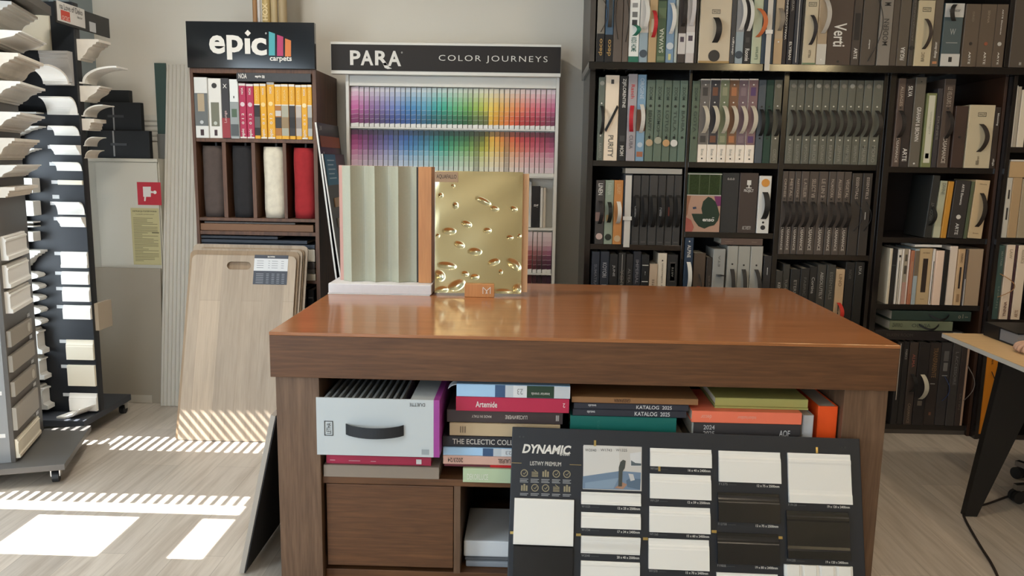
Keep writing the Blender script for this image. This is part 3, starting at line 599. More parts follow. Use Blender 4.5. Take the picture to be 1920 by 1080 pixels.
shelf_row_in(bays[1], GB, 'in second bay upper row', YL, ZB, [
    (1295.5, 1310, 152, (80, 92, 76), 'sage green book at the divider', zoom('GOTA', None)),
    (1311, 1328.5, 148, CREAMF, 'white-footed book with grey marbled spine', FOOT([(112, 106, 100), (70, 66, 62)])),
    (1329, 1347, 148, CREAMF, 'white-footed book with dark floral spine', FOOT([(60, 58, 62), (120, 80, 60)])),
    (1347.5, 1364, 148, CREAMF, 'white-footed book with pale green spine', FOOT([(118, 124, 96), (150, 150, 120)])),
    (1364.5, 1382, 148, CREAMF, 'white-footed book with copper brown spine', FOOT([(126, 92, 68), (180, 120, 80)])),
    (1382.5, 1399.5, 148, CREAMF, 'white-footed book with mauve spine', FOOT([(118, 98, 104), (136, 116, 120)])),
    (1400, 1417.5, 148, CREAMF, 'white-footed book with pinkish mauve spine', FOOT([(132, 104, 104), (96, 70, 110)])),
    (1419, 1433, 150, (70, 76, 82), 'slate blue book with black handle', [('strap', ((24, 24, 24), .33, .65, .006)), ('dot', (K_, .68, .005)), ('dot', (K_, .3, .005))]),
    (1433.5, 1448, 150, (34, 58, 48), 'dark green book with black handle', [('strap', ((24, 26, 24), .33, .65, .006)), ('dot', (K_, .68, .005)), ('dot', (K_, .3, .005))]),
    (1448.5, 1463.5, 150, (88, 86, 74), 'olive grey book with pale emblem and black handle', [('badge', ((146, 142, 128), .93, .012)), ('strap', ((40, 38, 34), .33, .65, .008)), ('txt', ('CORDA', .1, .14, (146, 142, 128), DN, .4)), ('dot', (W_, .69, .004)), ('dot', (W_, .3, .004))]),
], ybot=307, k=1.4)
its = []
names3 = ['KANUTO', 'ILLUSIONE', 'UPTOWN', 'BRIDE', 'SATURNO', 'BRERA', 'ZEPHYR', 'MARMALE', 'SERPENTE', 'MALINA', 'MORO']
xs3 = [1476, 1491.5, 1506.5, 1522, 1538, 1553.5, 1569, 1585, 1600.5, 1616, 1632, 1651]
for i, nme in enumerate(names3):
    its.append((xs3[i], xs3[i + 1] - 0.5, 150 + 0.1 * i, (90 - i % 3 * 3, 90 - i % 3 * 3, 80 - i % 3 * 3), 'round-emblem grey book',
        [('badge', ((160 if i in (3, 7) else 134, 158 if i in (3, 7) else 130, 148 if i in (3, 7) else 118), .93, .012)), ('strap', ((46, 41, 36), .335, .645, .010 + .004 * (i % 3), .02)), ('dot', ((220, 215, 200), .69, .004)), ('dot', ((220, 215, 200), .29, .004)), ('txt', (nme, .13, .2, (146, 144, 132), DN, .36)), ('mark', ((110, 108, 98), .88, .884, .9))]))
shelf_row_in(bays[2], GB, 'in third bay upper row', YL, ZB, its, ybot=310, k=1.4)
CAS = lambda t: [('txt', (t, .8, .22, (170, 156, 142), DN, .4)), ('txt', ('CASAMANCE', .2, .3, (200, 190, 178), DN, .36)), ('strap', ((34, 29, 27), .33, .64, .012, .02)), ('dot', (K_, .67, .004)), ('dot', (K_, .31, .004))]
G4 = 'sample books in the narrow forward bookcase'
shelf_row_in((i40, i41), G4, 'in narrow bookcase upper row', Y4, Z4[0], [
    (1679, 1693, 147, (80, 66, 58), 'brown grey book with dark handle', CAS('ALLIAGES')),
    (1693.5, 1710, 148, (42, 34, 31), 'dark brown book with white name at foot', [('txt', ('SILVA', .86, .12, W_, DN, .5)), ('txt', ('ARTE', .14, .15, W_, DN, .5))]),
    (1710.5, 1730.5, 145, (88, 82, 72), 'grey book with large white lettering', [('txt', ('GRAHAM & BROWN', .48, .38, W_, DN, .4)), ('dot', (W_, .04, .005)), ('dot', (K_, .95, .004))]),
    (1732, 1751, 175, (106, 110, 72), 'olive edged white slim case', [('mark', ((206, 204, 184), .06, .97, .62)), ('mark', ((120, 130, 60), .12, .19, .35)), ('txt', ('collection', .6, .3, (160, 160, 140), UPW, .2))]),
    (1753, 1763, 166, (50, 46, 48), 'narrow slate book', [('txt', ('DUNES', .5, .3, (120, 116, 110), DN, .4))]),
    (1765, 1786, 148, (72, 60, 52), 'brown grey book with two-line lettering', CAS('LE VELOURS 2')),
    (1787, 1810.5, 199, (58, 42, 35), 'short dark brown blank box', [('dot', (K_, .5, .006))]),
    (1812.5, 1861, 197, (172, 160, 134), 'beige sample box with curved dark handle', [('logo', (.85, .32)), ('strap', ((52, 42, 36), .26, .7, .02, .024)), ('mark', ((140, 130, 108), .06, .12, .12)), ('txt', ('Roman', .12, .14, (130, 116, 92), UPW, .1))]),
    (1862, 1874, 201, (46, 36, 30), 'dark brown narrow box beside beige box', [('txt', ('blooming', .8, .2, W_, DN, .4)), ('txt', ('eijffinger', .1, .12, W_, UPW, .4))]),
], depth=0.24, ybot=313.5, k=1.4)

# second row
G2R = 'sample books on the second row of the bookcase'
items = [
    (1116.5, 1133, 338, (58, 54, 52), 'charcoal book with pink round label', [('txt', ('LINEN', .86, .18, W_, DN, .5)), ('strap', ((36, 32, 32), .32, .68, .008)), ('band', ((150, 120, 110), .36, .5)), ('badge', ((206, 180, 172), .12, .018))]),
    (1133.5, 1150, 338, (132, 144, 128), 'pale sage book with black handle', [('txt', ('FARINA', .86, .18, (190, 200, 184), DN, .45)), ('strap', ((24, 28, 20), .34, .66, .006)), ('badge', ((40, 46, 36), .11, .018)), ('mark', ((170, 140, 90), .36, .46, .6))]),
    (1150.5, 1167, 338, (180, 122, 66), 'orange tan book with white handle', [('strap', ((222, 216, 204), .33, .67, .006)), ('badge', ((210, 180, 140), .09, .018)), ('txt', ('LUXURY', .86, .16, (220, 180, 130), DN, .4))]),
    (1168, 1184.5, 327, (40, 46, 54), 'dark blue book with white belt strap', [('belt', ((214, 210, 202), .985, -.035, .034)), ('txt', ('Eijffinger', .42, .2, (170, 110, 110), DN, .3))]),
]
xsD = [1185, 1200.5, 1216, 1232.5, 1247.5, 1263, 1277.5]
for i in range(6):
    items.append((xsD[i], xsD[i + 1] - .5, 329, (56 - i % 2 * 4, 55 - i % 2 * 4, 54 - i % 2 * 4), 'dark grey book with broad black middle band', [('band', ((30, 29, 28), .28, .7)), ('strap', ((24, 23, 22), .26, .72, .006)), ('mark', ((84, 82, 80), .03, .05, .6))]
        + ([('txt', ('Castello', .48, .16, (190, 186, 180), DN, .35))] if i == 0 else [('txt', ('Punto', .48, .12, (215, 212, 206), DN, .45))] if i == 3 else [('mark', ((130, 66, 52), .42, .55, .3))] if i == 4 else [])))
shelf_row_in(bays[0], G2R, 'in first bay second row', YL, ZC1, items, ybot=458.5, k=1.35)
o, wd, ht = flat_book('ring_binder', 1173, 1279, 316, 328, YL, (150, 148, 142), 0.2, 'grey ring binder lying across the dark grey books', None, z=onY(1225, 327, YL).z + 0.002)
shelf_row_in(bays[1], G2R, 'in second bay second row', YL, ZC2, [
    (1285.5, 1351.5, 324, (44, 62, 44), 'wide green box with moss panel and child photo', []),
    (1352, 1384.5, 324.5, (42, 42, 42), 'broad charcoal box with small white arc mark', [('htxt', ('o.o.o', .9, .4, .012, (190, 186, 178)))]),
    (1385, 1419.5, 324.5, (62, 52, 47), 'dark brown box with white chair symbol', [('htxt', ('PROJECT', .7, .52, .02, W_)), ('mark', (W_, .8, .88, .22)), ('mark', (W_, .755, .8, .06)), ('mark', (W_, .745, .76, .3)), ('htxt', ('ARC TAPESTRY', .085, .48, .02, (190, 184, 176)))]),
    (1421, 1444, 330, (198, 196, 190), 'white book with long black handle and orange seal', [('strap', ((30, 29, 29), .25, .72, .008, .03)), ('badge', ((218, 150, 66), .88, .022)), ('dot', (K_, .19, .006)), ('badge', ((50, 48, 48), .1, .013))]),
], ybot=436, k=1.35)
eb = [o for o in COL.objects if str(o.get('label', '')).startswith('wide green box')][0]
def enso():
    xs = [v.co.x for v in eb.data.vertices]; w = max(xs) - min(xs); h = max(v.co.z for v in eb.data.vertices)
    fr = mat((196, 192, 184), .6)
    patch(eb, mat((188, 150, 128), 0.6), -w / 2 + .0006, w / 2 - .0006, 0.001, h * .62, 'photo_print')
    bm = bmesh.new(); bx(bm, -w * .46, w * .46, -.0016, .0004, h * .635, h * .965); link('moss_panel', bm, mat((52, 66, 34), .95, noise=.5, nscale=160, bump=1.0), eb)
    for x in (-.46, -.16, .13, .44):
        patch(eb, mat((104, 116, 84), .6), w * x, w * x + .0025, h * .635, h * .965, 'divider_line', .0025)
    patch(eb, fr, -w / 2 + .0005, w / 2 - .0005, h * .97, h * .985, 'frame_line', .002)
    patch(eb, fr, -w / 2 + .0005, w / 2 - .0005, h * .615, h * .63, 'frame_line', .002)
    def blob(c, pts, nm, y):
        bm = bmesh.new(); prism(bm, [(u * w, y, v * h) for u, v in pts], (0, .0006, 0)); link(nm, bm, mat(c, .6), eb)
    blob((150, 104, 78), [(-.5, .61), (-.38, .61), (-.44, .45), (-.46, .3), (-.5, .25)], 'printed_hair', -.0022)
    blob((176, 96, 84), [(-.5, .25), (-.34, .2), (-.25, .08), (-.3, .005), (-.5, .005)], 'printed_sleeve', -.0022)
    blob((120, 50, 100), [(.3, .61), (.5, .61), (.5, .45), (.38, .44)], 'printed_flower', -.0022)
    blob((70, 76, 96), [(-.32, .42), (-.22, .43), (-.2, .395), (-.3, .385)], 'printed_eye', -.0022)
    lf = [(.12, .60), (-.02, .52), (-.06, .40), (-.02, .31), (-.34, .31), (-.26, .2), (-.12, .1), (.06, .06), (.2, .1), (.34, .12), (.44, .2), (.48, .30), (.42, .42), (.34, .52), (.22, .58)]
    blob((34, 54, 38), lf, 'printed_leaf', -.0028)
    text(eb, 'enso', (w * .16, -.004, h * .205), X, Z, w * .34, h * .045, LETTER_W, bold=.03)
    patch(eb, LETTER_W, w * .27, w * .33, h * .245, h * .252, 'lettering_bar', .004)
enso()
its = []
n3 = ['ORPHEE', 'METAL', 'PARTITIONS', 'L ATELIER', 'SELECT VII', 'LE LIN 2', 'PALMADORA', 'ALLIAGES', 'VEGETAL']
x3 = [1461, 1474.2, 1486.8, 1498.3, 1513, 1531.5, 1549.3, 1563.5, 1577.8, 1592.8]
for i, t in enumerate(n3): its.append((x3[i], x3[i + 1] - .4, 321 + .15 * i, (70 + i % 2 * 5, 62 + i % 2 * 4, 56 + i % 2 * 4), 'brown grey strapped book with foot lettering', CAS(t)))
its += [(1593.5, 1612.5, 325, (52, 46, 41), 'darker brown book with black cord loop', [('txt', ('ESSENTIALS', .82, .26, (170, 158, 146), DN, .3)), ('cord', ((22, 20, 19), .3, .66, .03))]),
        (1613, 1630.5, 325, (48, 43, 39), 'darker brown book with thin white mark', [('txt', ('ESSENTIELS', .82, .26, (170, 158, 146), DN, .3)), ('cord', ((22, 20, 19), .3, .66, .02)), ('mark', (W_, .44, .53, .05))])]
shelf_row_in(bays[2], G2R, 'in third bay second row', YL, ZC3, its, ybot=477, k=1.35)
shelf_row_in((i40, i41), G4, 'in narrow bookcase second row', Y4, Z4[1], [
    (1741, 1755, 328, (38, 38, 36), 'black leaning book', [('txt', ('VISCOUNT', .42, .3, (110, 108, 100), UPW, .4)), ('strap', ((24, 24, 23), .2, .5, .008))], 0.06),
    (1757, 1770.5, 338, (158, 158, 134), 'pale sage book with faint title', [('txt', ('DIVINE', .86, .2, (130, 130, 112), DN, .5)), ('band', ((190, 188, 160), 0.01, .2))], 0.05),
    (1771.5, 1782, 339, (176, 124, 44), 'mustard yellow book', [], 0.05),
    (1784, 1813, 338, (46, 42, 40), 'broad black box with white knob', [('txt', ('ARTE Elements', .76, .36, W_, DN, .15)), ('badge', ((214, 208, 196), .37, .012)), ('txt', ('ARTE', .16, .2, W_, DN, .22))], 0.05),
    (1815, 1821.5, 339, (80, 86, 62), 'thin moss green folder', [], 0.05),
    (1823, 1850, 337, (178, 156, 122), 'beige box with long dark handle', [('strap', ((42, 34, 28), .2, .78, .012, .022)), ('htxt', ('Wallcovering', .93, .5, .008, (110, 92, 70))), ('htxt', ('linen', .09, .4, .008, (130, 104, 80)))], 0.045),
], depth=0.24, ybot=445.5, k=1.35)

# third row
G3R = 'sample books on the third row of the bookcase'
shelf_row_in(bays[0], G3R, 'in first bay third row', YL, ZD, [
    (1108, 1123, 472, (38, 43, 54), 'navy book with faint lettering', [('txt', ('SUMATRA', .68, .3, (110, 112, 120), DN, .35))]),
    (1124, 1141, 472, (38, 43, 54), 'navy book with white square label', [('mark', ((205, 205, 205), .42, .55, .55)), ('txt', ('KOYORI', .75, .2, (170, 172, 178), DN, .45))]),
    (1141.5, 1157, 477, (30, 29, 30), 'black book with small white title', [('txt', ('JUNE', .77, .16, (170, 168, 165), DN, .35))]),
    (1158, 1171.5, 474, (40, 38, 36), 'black book with white edge and long title', [('txt', ('YORK', .62, .3, (110, 104, 96), DN, .5)), ('mark', ((190, 186, 178), .02, .98, .06))]),
    (1172, 1185.5, 477, (36, 34, 34), 'dark book with thin lettering', [('txt', ('ALTEA', .7, .2, (120, 116, 112), DN, .35))]),
    (1186, 1200.5, 472, (36, 38, 46), 'blue black book with long pale lettering', [('txt', ('IMPERIAL SILK', .64, .5, (130, 130, 136), DN, .4))]),
    (1201, 1215.5, 478, (24, 24, 25), 'black book with white cross lines', [('mark', (W_, .85, .86, .8)), ('mark', (W_, .62, .63, .8)), ('htxt', ('T', .74, .12, .02, W_)), ('htxt', ('&', .54, .35, .022, W_))]),
    (1216, 1231, 495, (180, 160, 138), 'short beige book', [('txt', ('linen', .6, .3, (150, 130, 110), DN, .3))]),
    (1231.5, 1248.5, 475, (206, 196, 180), 'cream book with dark rivets', [('dot', (K_, .9, .004)), ('dot', (K_, .34, .004)), ('txt', ('The collection', .66, .4, (150, 140, 126), UPW, .2)), ('slot', ((60, 52, 46), .26, .31, .3))]),
    (1250, 1269, 478, (36, 35, 35), 'black box with thin framed label', [('mark', ((70, 68, 66), .62, .9, .55)), ('mark', ((36, 35, 35), .64, .88, .46)), ('txt', ('ARTE', .76, .14, (120, 118, 114), UPW, .2))]),
], ybot=600, k=1.3)
shelf_row_in(bays[1], G3R, 'in second bay third row', YL, ZD, [
    (1281, 1297.5, 446, (36, 52, 72), 'tall navy blue book with white handle', [('strap', ((220, 218, 210), .38, .73, .006)), ('txt', ('ALPINE', .85, .14, W_, DN, .4)), ('dot', (W_, .96, .004)), ('dot', (W_, .36, .004))]),
    (1298.5, 1321, 475, (76, 62, 50), 'taupe brown book with red tag', [('cord', ((34, 28, 24), .3, .72, .012)), ('mark', ((200, 66, 44), .4, .55, .3))]),
    (1322.5, 1333, 483, (50, 43, 38), 'narrow dark brown book', [('txt', ('velvet', .6, .3, (110, 100, 90), UPW, .35))]),
    (1334, 1357, 467, (142, 142, 138), 'light grey book with dark tie', [('strap', ((44, 40, 38), .66, .68, .02, .03)), ('txt', ('ETA', .85, .14, (110, 110, 106), UPW, .16))]),
    (1361, 1381, 461.5, (152, 150, 142), 'pale grey strapped book under brown box', [('strap', ((38, 34, 32), .22, .72, .006)), ('dot', (K_, .78, .005))]),
    (1381.5, 1404, 462, (150, 148, 140), 'middle pale grey strapped book', [('strap', ((38, 34, 32), .22, .72, .006)), ('dot', (K_, .77, .005))]),
    (1404.5, 1427, 462, (154, 151, 143), 'pale grey book with dark slanted strap', [('strap', ((38, 34, 32), .22, .72, .018)), ('dot', (K_, .77, .005))]),
    (1429, 1446, 480, (42, 40, 40), 'black book with short white line', [('mark', (W_, .74, .84, .06))]),
], ybot=600, k=1.3)
flat_book('sample_box', 1352, 1430, 447.5, 460.5, YL, (88, 72, 64), 0.2, 'brown sample box lying across three pale grey books', None, z=onY(1392, 460, YL).z + 0.001, cat='box', texts=[('wallpaper', .2, .5, .2, .2, (150, 130, 116), 0), ('linen', .8, .5, .12, .2, (150, 130, 116), 0)])
shelf_row_in(bays[2], G3R, 'in third bay third row', YL, ZD, [
    (1451, 1465.5, 508, (52, 50, 46), 'short grey black book with white title', [('txt', ('KENIA', .7, .2, (180, 175, 166), DN, .4))]),
    (1466, 1479, 496, (54, 52, 47), 'grey black book', [('txt', ('TUNDRA', .62, .3, (130, 126, 118), DN, .36))]),
    (1480, 1498, 505, (36, 35, 34), 'black book with pale lettering', [('txt', ('ETERNITY', .62, .4, (140, 136, 130), DN, .3))]),
    (1498.5, 1515, 503, (38, 36, 35), 'black book with faint lettering', [('txt', ('FABRIC', .7, .3, (96, 94, 90), DN, .3))]),
    (1515.5, 1530, 500, (36, 34, 33), 'black book with white script', [('txt', ('Cortina', .7, .26, (170, 166, 160), DN, .4))]),
    (1530.5, 1547, 497, (56, 54, 50), 'charcoal book with bold lettering', [('txt', ('ABSOLUTELY', .68, .42, (170, 166, 158), DN, .35))]),
    (1547.5, 1564, 497, (54, 53, 49), 'charcoal book with soft lettering', [('txt', ('ESSENTIALS', .68, .42, (120, 118, 110), DN, .35))]),
    (1564.5, 1581, 505, (176, 150, 118), 'beige book with red loop handle', [('strap', ((206, 52, 36), .12, .45, .012)), ('cord', ((30, 28, 26), .14, .42, -.012)), ('txt', ('LINO', .82, .2, (130, 104, 76), DN, .35))]),
    (1583, 1600, 492, (30, 28, 27), 'tall black book', [('txt', ('NOIR', .82, .14, (90, 86, 80), DN, .3))]),
    (1600.5, 1618, 492, (28, 27, 26), 'tall black book at the side panel', [('txt', ('LIV.A', .88, .12, (170, 166, 160), DN, .3))]),
], ybot=600, k=1.3)
shelf_row_in((i40, i41), G4, 'in narrow bookcase third row', Y4, Z4[2], [
    (1665, 1670.5, 466, (196, 184, 162), 'cream thin book', []),
    (1671, 1680, 467, (30, 28, 28), 'black book with one pale line', [('mark', ((90, 88, 84), .7, .71, .9))]),
    (1680.5, 1687.5, 468, (200, 192, 180), 'white book with black pinstripes', [('mark', ((40, 36, 36), .0, .8, .12)), ('mark', ((40, 36, 36), .86, .9, .5))]),
    (1688, 1692, 467, (206, 198, 188), 'thin white book', []),
    (1692.5, 1700, 467, (150, 138, 120), 'floral grey book with pink foot', [('band', ((190, 150, 136), .0, .4)), ('mark', ((80, 72, 62), .55, .7, .6)), ('mark', ((90, 82, 70), .78, .9, .5))]),
    (1700.5, 1704, 468, (214, 200, 190), 'thin pinkish white booklet', []),
    (1704.5, 1711.5, 470, (158, 100, 72), 'terracotta book', [('mark', ((180, 130, 100), .2, .8, .5))]),
    (1712, 1720, 467, (150, 160, 162), 'pale blue book with floral head', [('band', ((120, 104, 84), .52, .97))]),
    (1721, 1745.5, 466, (176, 152, 116), 'beige box with long dark hand slot', [('slot', ((50, 36, 28), .22, .82, .19)), ('htxt', ('PATTERNS', .92, .5, .008, (110, 88, 64))), ('htxt', ('linen', .1, .3, .006, (120, 96, 70)))]),
    (1746, 1751, 467, (206, 198, 188), 'white booklet with dark stripes', [('mark', ((50, 46, 46), .02, .78, .2))]),
    (1751.5, 1766.5, 470, (212, 186, 166), 'pinkish cream book', []),
    (1767, 1776.5, 469, (26, 23, 22), 'black book between pink and white', []),  # dark filler standing in for shade in the gap between books
    (1778, 1792.5, 462, (206, 190, 174), 'tall pinkish white folder', []),
    (1793, 1806, 467, (178, 148, 112), 'tan box with short handle slot', [('slot', ((46, 34, 28), .3, .68, .14)), ('txt', ('FABRIC', .84, .16, (120, 94, 70), DN, .3)), ('mark', ((150, 118, 84), .06, .2, .4))]),
    (1807, 1811.5, 469, (66, 58, 56), 'thin dark folder with white edge', [('mark', ((206, 202, 198), .0, .48, .3))]),
    (1812, 1840, 467, (152, 130, 106), 'broad taupe box', []),
], depth=0.24, ybot=572, k=1.3)
flat_book('loose_sheets', 1716, 1766, 459, 465, Y4, (196, 192, 186), 0.18, 'loose white sheets lying on top of the third row books', None, z=onY(1745, 465, Y4).z + 0.004, cat='papers')
# lying books and the lowest row of the narrow bookcase
zsup = [onY(1730, y, Y4).z for y in (577, 594, 598.5, 609, 612, 629, 640)]
GL = 'lying books under the third row'
z6 = onY(1740, 641, Y4).z
rowF = [
    (1677, 1688, 641, (34, 31, 30), 'black book with white edge stripe', [('mark', ((190, 180, 165), .3, .98, .12))]),
    (1688.5, 1700, 641, (36, 33, 32), 'black book with small title', [('txt', ('FABRICS', .85, .12, (150, 146, 140), DN, .35))]),
    (1700.5, 1716, 642, (60, 50, 44), 'brown grey book with reddish title', [('txt', ('ALMA', .78, .16, (160, 96, 80), DN, .35)), ('strap', ((26, 24, 23), .4, .62, .01)), ('txt', ('CASAMANCE', .14, .24, (140, 120, 100), DN, .35))]),
    (1716.5, 1737.5, 643, (38, 33, 31), 'black book with large white handle', [('strap', ((206, 198, 176), .32, .62, .014, .024)), ('mark', ((110, 100, 88), .24, .3, .4))]),
    (1738, 1759.5, 643, (46, 38, 34), 'dark brown book with gold lettering', [('txt', ('TRANSPARENTE', .76, .36, (130, 100, 66), DN, .4)), ('mark', ((150, 146, 138), .5, .51, .4)), ('mark', ((120, 80, 60), .12, .16, .2))]),
    (1760, 1779.5, 643, (50, 46, 45), 'charcoal book with blue tassel', [('mark', ((100, 96, 92), .78, .9, .45)), ('mark', ((120, 116, 110), .66, .76, .4)), ('cord', ((36, 56, 96), .3, .6, .02)), ('mark', ((150, 146, 140), .6, .61, .5))]),
    (1780, 1796, 644, (56, 51, 48), 'grey book with vertical lettering', [('txt', ('L ACCESSOIRE', .7, .4, (120, 116, 110), DN, .35))]),
    (1796.5, 1807.5, 644, (52, 42, 38), 'brown book beside pale edged board', [('txt', ('SATIN', .3, .2, (100, 88, 78), DN, .35))]),
    (1808, 1813, 641, (170, 140, 116), 'pale edged thin board with hanging cord', [('cord', ((120, 110, 104), .3, .72, .035))]),
]
shelf_row_in((i40, i41), G4, 'in narrow bookcase lowest row', Y4, Z4[4], rowF, depth=0.24, ybot=797, k=1.3)
zt = max(o.location.z + max(v.co.z for v in o.data.vertices) for o in COL.objects if 'narrow bookcase lowest row' in str(o.get('label', '')))
sp = (Z4[2] - 0.034 - zt) / 3
for j, (a, b, c, lab, tx) in enumerate([
    (1642, 1808, (34, 29, 29), 'black book lying at the bottom of the lying pile', [('SILKEN ROOM', .28, .5, .3, .3, (80, 74, 70), 0), ('—', .93, .8, .1, .1, (200, 196, 188), 0)]),
    (1668, 1786, (104, 110, 88), 'sage green lying book with dark title', [('ZAFFIRO', .12, .5, .16, .36, (60, 66, 54), 0), ('OLIVIA', .5, .5, .3, .36, (60, 66, 54), 0)]),
    (1670, 1818, (40, 56, 50), 'dark green lying book with brass dot', [('o l --', .9, .5, .12, .4, (170, 160, 140), 0)])]):
    z = zt + j * sp + 0.002
    xa, xb = max(onY(a, 610, Y4).x, i40 + 0.004), min(onY(b, 610, Y4).x, i41 - 0.004)
    o = book_body('sample_book', xb - xa, sp - 0.004, 0.24, mat(c, .5, k=1.3), flat=True); o.location = ((xa + xb) / 2, Y4 - 0.002 * j, z)
    for s, fx, fz, wd, ht, colr, fl in tx: text(o, s, ((fx - .5) * (xb - xa), -.0012, fz * sp), X, Z, wd * (xb - xa), ht * sp, mat(colr, .6))
    if j: 
        bm = bmesh.new(); strip(bm, [(0.04 + 0.11 * (i / 10 - .5), -.002 - .03 * math.sin(math.pi * i / 10), sp * .6 - .022 * math.sin(math.pi * i / 10)) for i in range(11)], (0, 0, .006), (0, -.003, 0)); link('handle', bm, mat((22, 22, 22), .6), o)
    tag(o, lab, 'book', GL)
# last bookcase
G5 = 'books in the far bookcase behind the desk'
px5 = lambda x, y=500: onY(x, y, Y5).x
def at5(px0, px1, yt, z0, c, label, opts=(), depth=0.24, lean=0.0):
    h = onY((px0 + px1) / 2, yt, Y5).z - z0 - .001
    ym = yt + 60
    a, b = max(onY(px0, ym, Y5).x, i50 + .003), onY(px1, ym, Y5).x
    o = book_body('sample_book', b - a, h, depth, mat(c, .6, k=1.3)); o.location = ((a + b) / 2, Y5 + .003, z0 + .0006); dress(o, b - a, h, opts); tag(o, label, 'book', G5); return b
b = at5(1896, 1903, 160, Z5[0], (186, 182, 172), 'pale grey sheaf of sample sheets at upper end shelf')
b = at5(1903.5, 1911, 162, Z5[0], (150, 142, 128), 'taupe folder beside pale sheaf at upper end shelf')
b = at5(1911.5, 1925, 168, Z5[0], (196, 186, 168), 'cream folder at upper end shelf cut by the frame')
b = at5(1884, 1894, 333, Z5[1], (178, 172, 160), 'narrow grey white box with dark slots on end shelf', [('slot', ((50, 44, 40), .3, .5, .15)), ('slot', ((50, 44, 40), .65, .8, .15))])
b = at5(1894.5, 1912, 333, Z5[1], (160, 134, 100), 'tan cardboard box on the end shelf', [])
b = at5(1912.5, 1932, 335, Z5[1], (150, 136, 112), 'grey tan folder on end shelf cut by the frame', [('dot', (K_, .7, .005))])
zt5 = Z5[1] + max(o.location.z + max(v.co.z for v in o.data.vertices) - Z5[1] for o in COL.objects if 'cardboard box on the end' in str(o.get('label', '')) or 'dark slots' in str(o.get('label', '')) or 'grey tan folder' in str(o.get('label', '')))
o = book_body('sample_book', 0.2, 0.085, 0.22, mat((170, 142, 104), .6, k=1.3), flat=True); o.location = (i50 + .108, Y5, zt5 + .001); tag(o, 'tan box lying across the end shelf with white lid edge', 'box', G5)
bm = bmesh.new(); bx(bm, -.098, .098, -.001, .2, .0855, .094); link('lid_edge', bm, mat((206, 202, 194), .6), o)
b = at5(1865, 1880, 460, Z5[2], (54, 74, 68), 'teal green book with tan loop handle', [('cord', ((180, 130, 80), .3, .62, .07)), ('txt', ('MAYFAIR', .82, .2, (130, 140, 130), DN, .35)), ('txt', ('linen', .3, .3, (110, 120, 110), UPW, .35))])
b = at5(1883, 1899, 459, Z5[2], (206, 186, 164), 'cream book with dark foot lettering', [('txt', ('YNINNA', .14, .2, (110, 70, 50), UPW, .35)), ('txt', ('LAW', .88, .12, (170, 150, 120), DN, .35))])
b = at5(1900, 1904, 460, Z5[2], (60, 30, 32), 'thin wine red book between two cream books')
b = at5(1905, 1922, 460, Z5[2], (208, 190, 168), 'cream book beside thin wine red book', [('txt', ('ARTE', .08, .1, (150, 110, 80), UPW, .35)), ('txt', ('RESOURCE', .85, .18, (170, 150, 120), DN, .3))])
zf = max(Z5[3], 0.03)
b = at5(1847, 1870, 640, zf, (196, 120, 20), 'amber yellow book with black cord behind desk leg', [('cord', ((20, 18, 16), .3, .68, .02)), ('txt', ('Kravet', .85, .2, (120, 70, 10), DN, .2)), ('slot', ((30, 24, 16), .08, .16, .12))])

# ------------------------------------------------------------------ carpet sample shelf
SHW = wood((72, 46, 30), (104, 70, 48), 'Z', 0.5, 0.9)
YE, EX0, EX1, EZ = 4.47, -1.902, -1.2, onY(470, 129, 4.47).z
es = empty('carpet_shelf', ((EX0 + EX1) / 2, YE, 0), 0, 'tall brown wood sample shelf with carpet rolls against the back wall', 'shelf')
il, ir = px_x(364, 200, YE), px_x(586, 200, YE)
ez = lambda y, x=470: onY(x, y, YE).z
parts_case(es, [('side_panel', SHW, (EX0, il, YE, 4.93, 0, EZ)), ('side_panel', SHW, (ir, EX1, YE, 4.93, 0, EZ)), ('top_board', SHW, (il + e, ir - e, YE, 4.93, ez(138), EZ)),
    ('back_panel', mat((34, 26, 22), .7), (EX0, EX1, 4.9306, 4.94, 0, EZ))]
    + [('shelf', SHW, (il + e, ir - e, YE + .004, 4.93, ez(b), ez(a))) for a, b in ((260, 267), (409, 415), (434, 441), (525, 530))]
    + [('divider', SHW, (px_x(a, 340, YE), px_x(b, 340, YE), YE + .006, 4.93, ez(409) + e, ez(267) - e)) for a, b in ((417.5, 425), (472.5, 479.5), (531, 537.5))])
GE = 'carpet sample books on the carpet shelf'
GOLD = (206, 152, 40); PNK = (156, 36, 70)
epic = lambda c: [('txt', ('epic', .1, .16, W_, UPW, .5)), ('badge', (c, .62, .012)), ('txt', ('0 1 2', .36, .2, W_, UPW, .35)), ('txt', ('NOA', .86, .12, W_, UPW, .3)), ('mark', ((225, 222, 215), .955, .995, .95)), ('mark', ((225, 222, 215), .005, .03, .95))]
gold = lambda c2, c3: [('band', (c2, .06, .62)), ('mark', (c3, .2, .4, .95)), ('mark', ((225, 222, 215), .955, .995, .95)), ('txt', ('NOA', .8, .2, (230, 200, 130), UPW, .3)), ('mark', ((220, 216, 206), .61, .63, .95))]
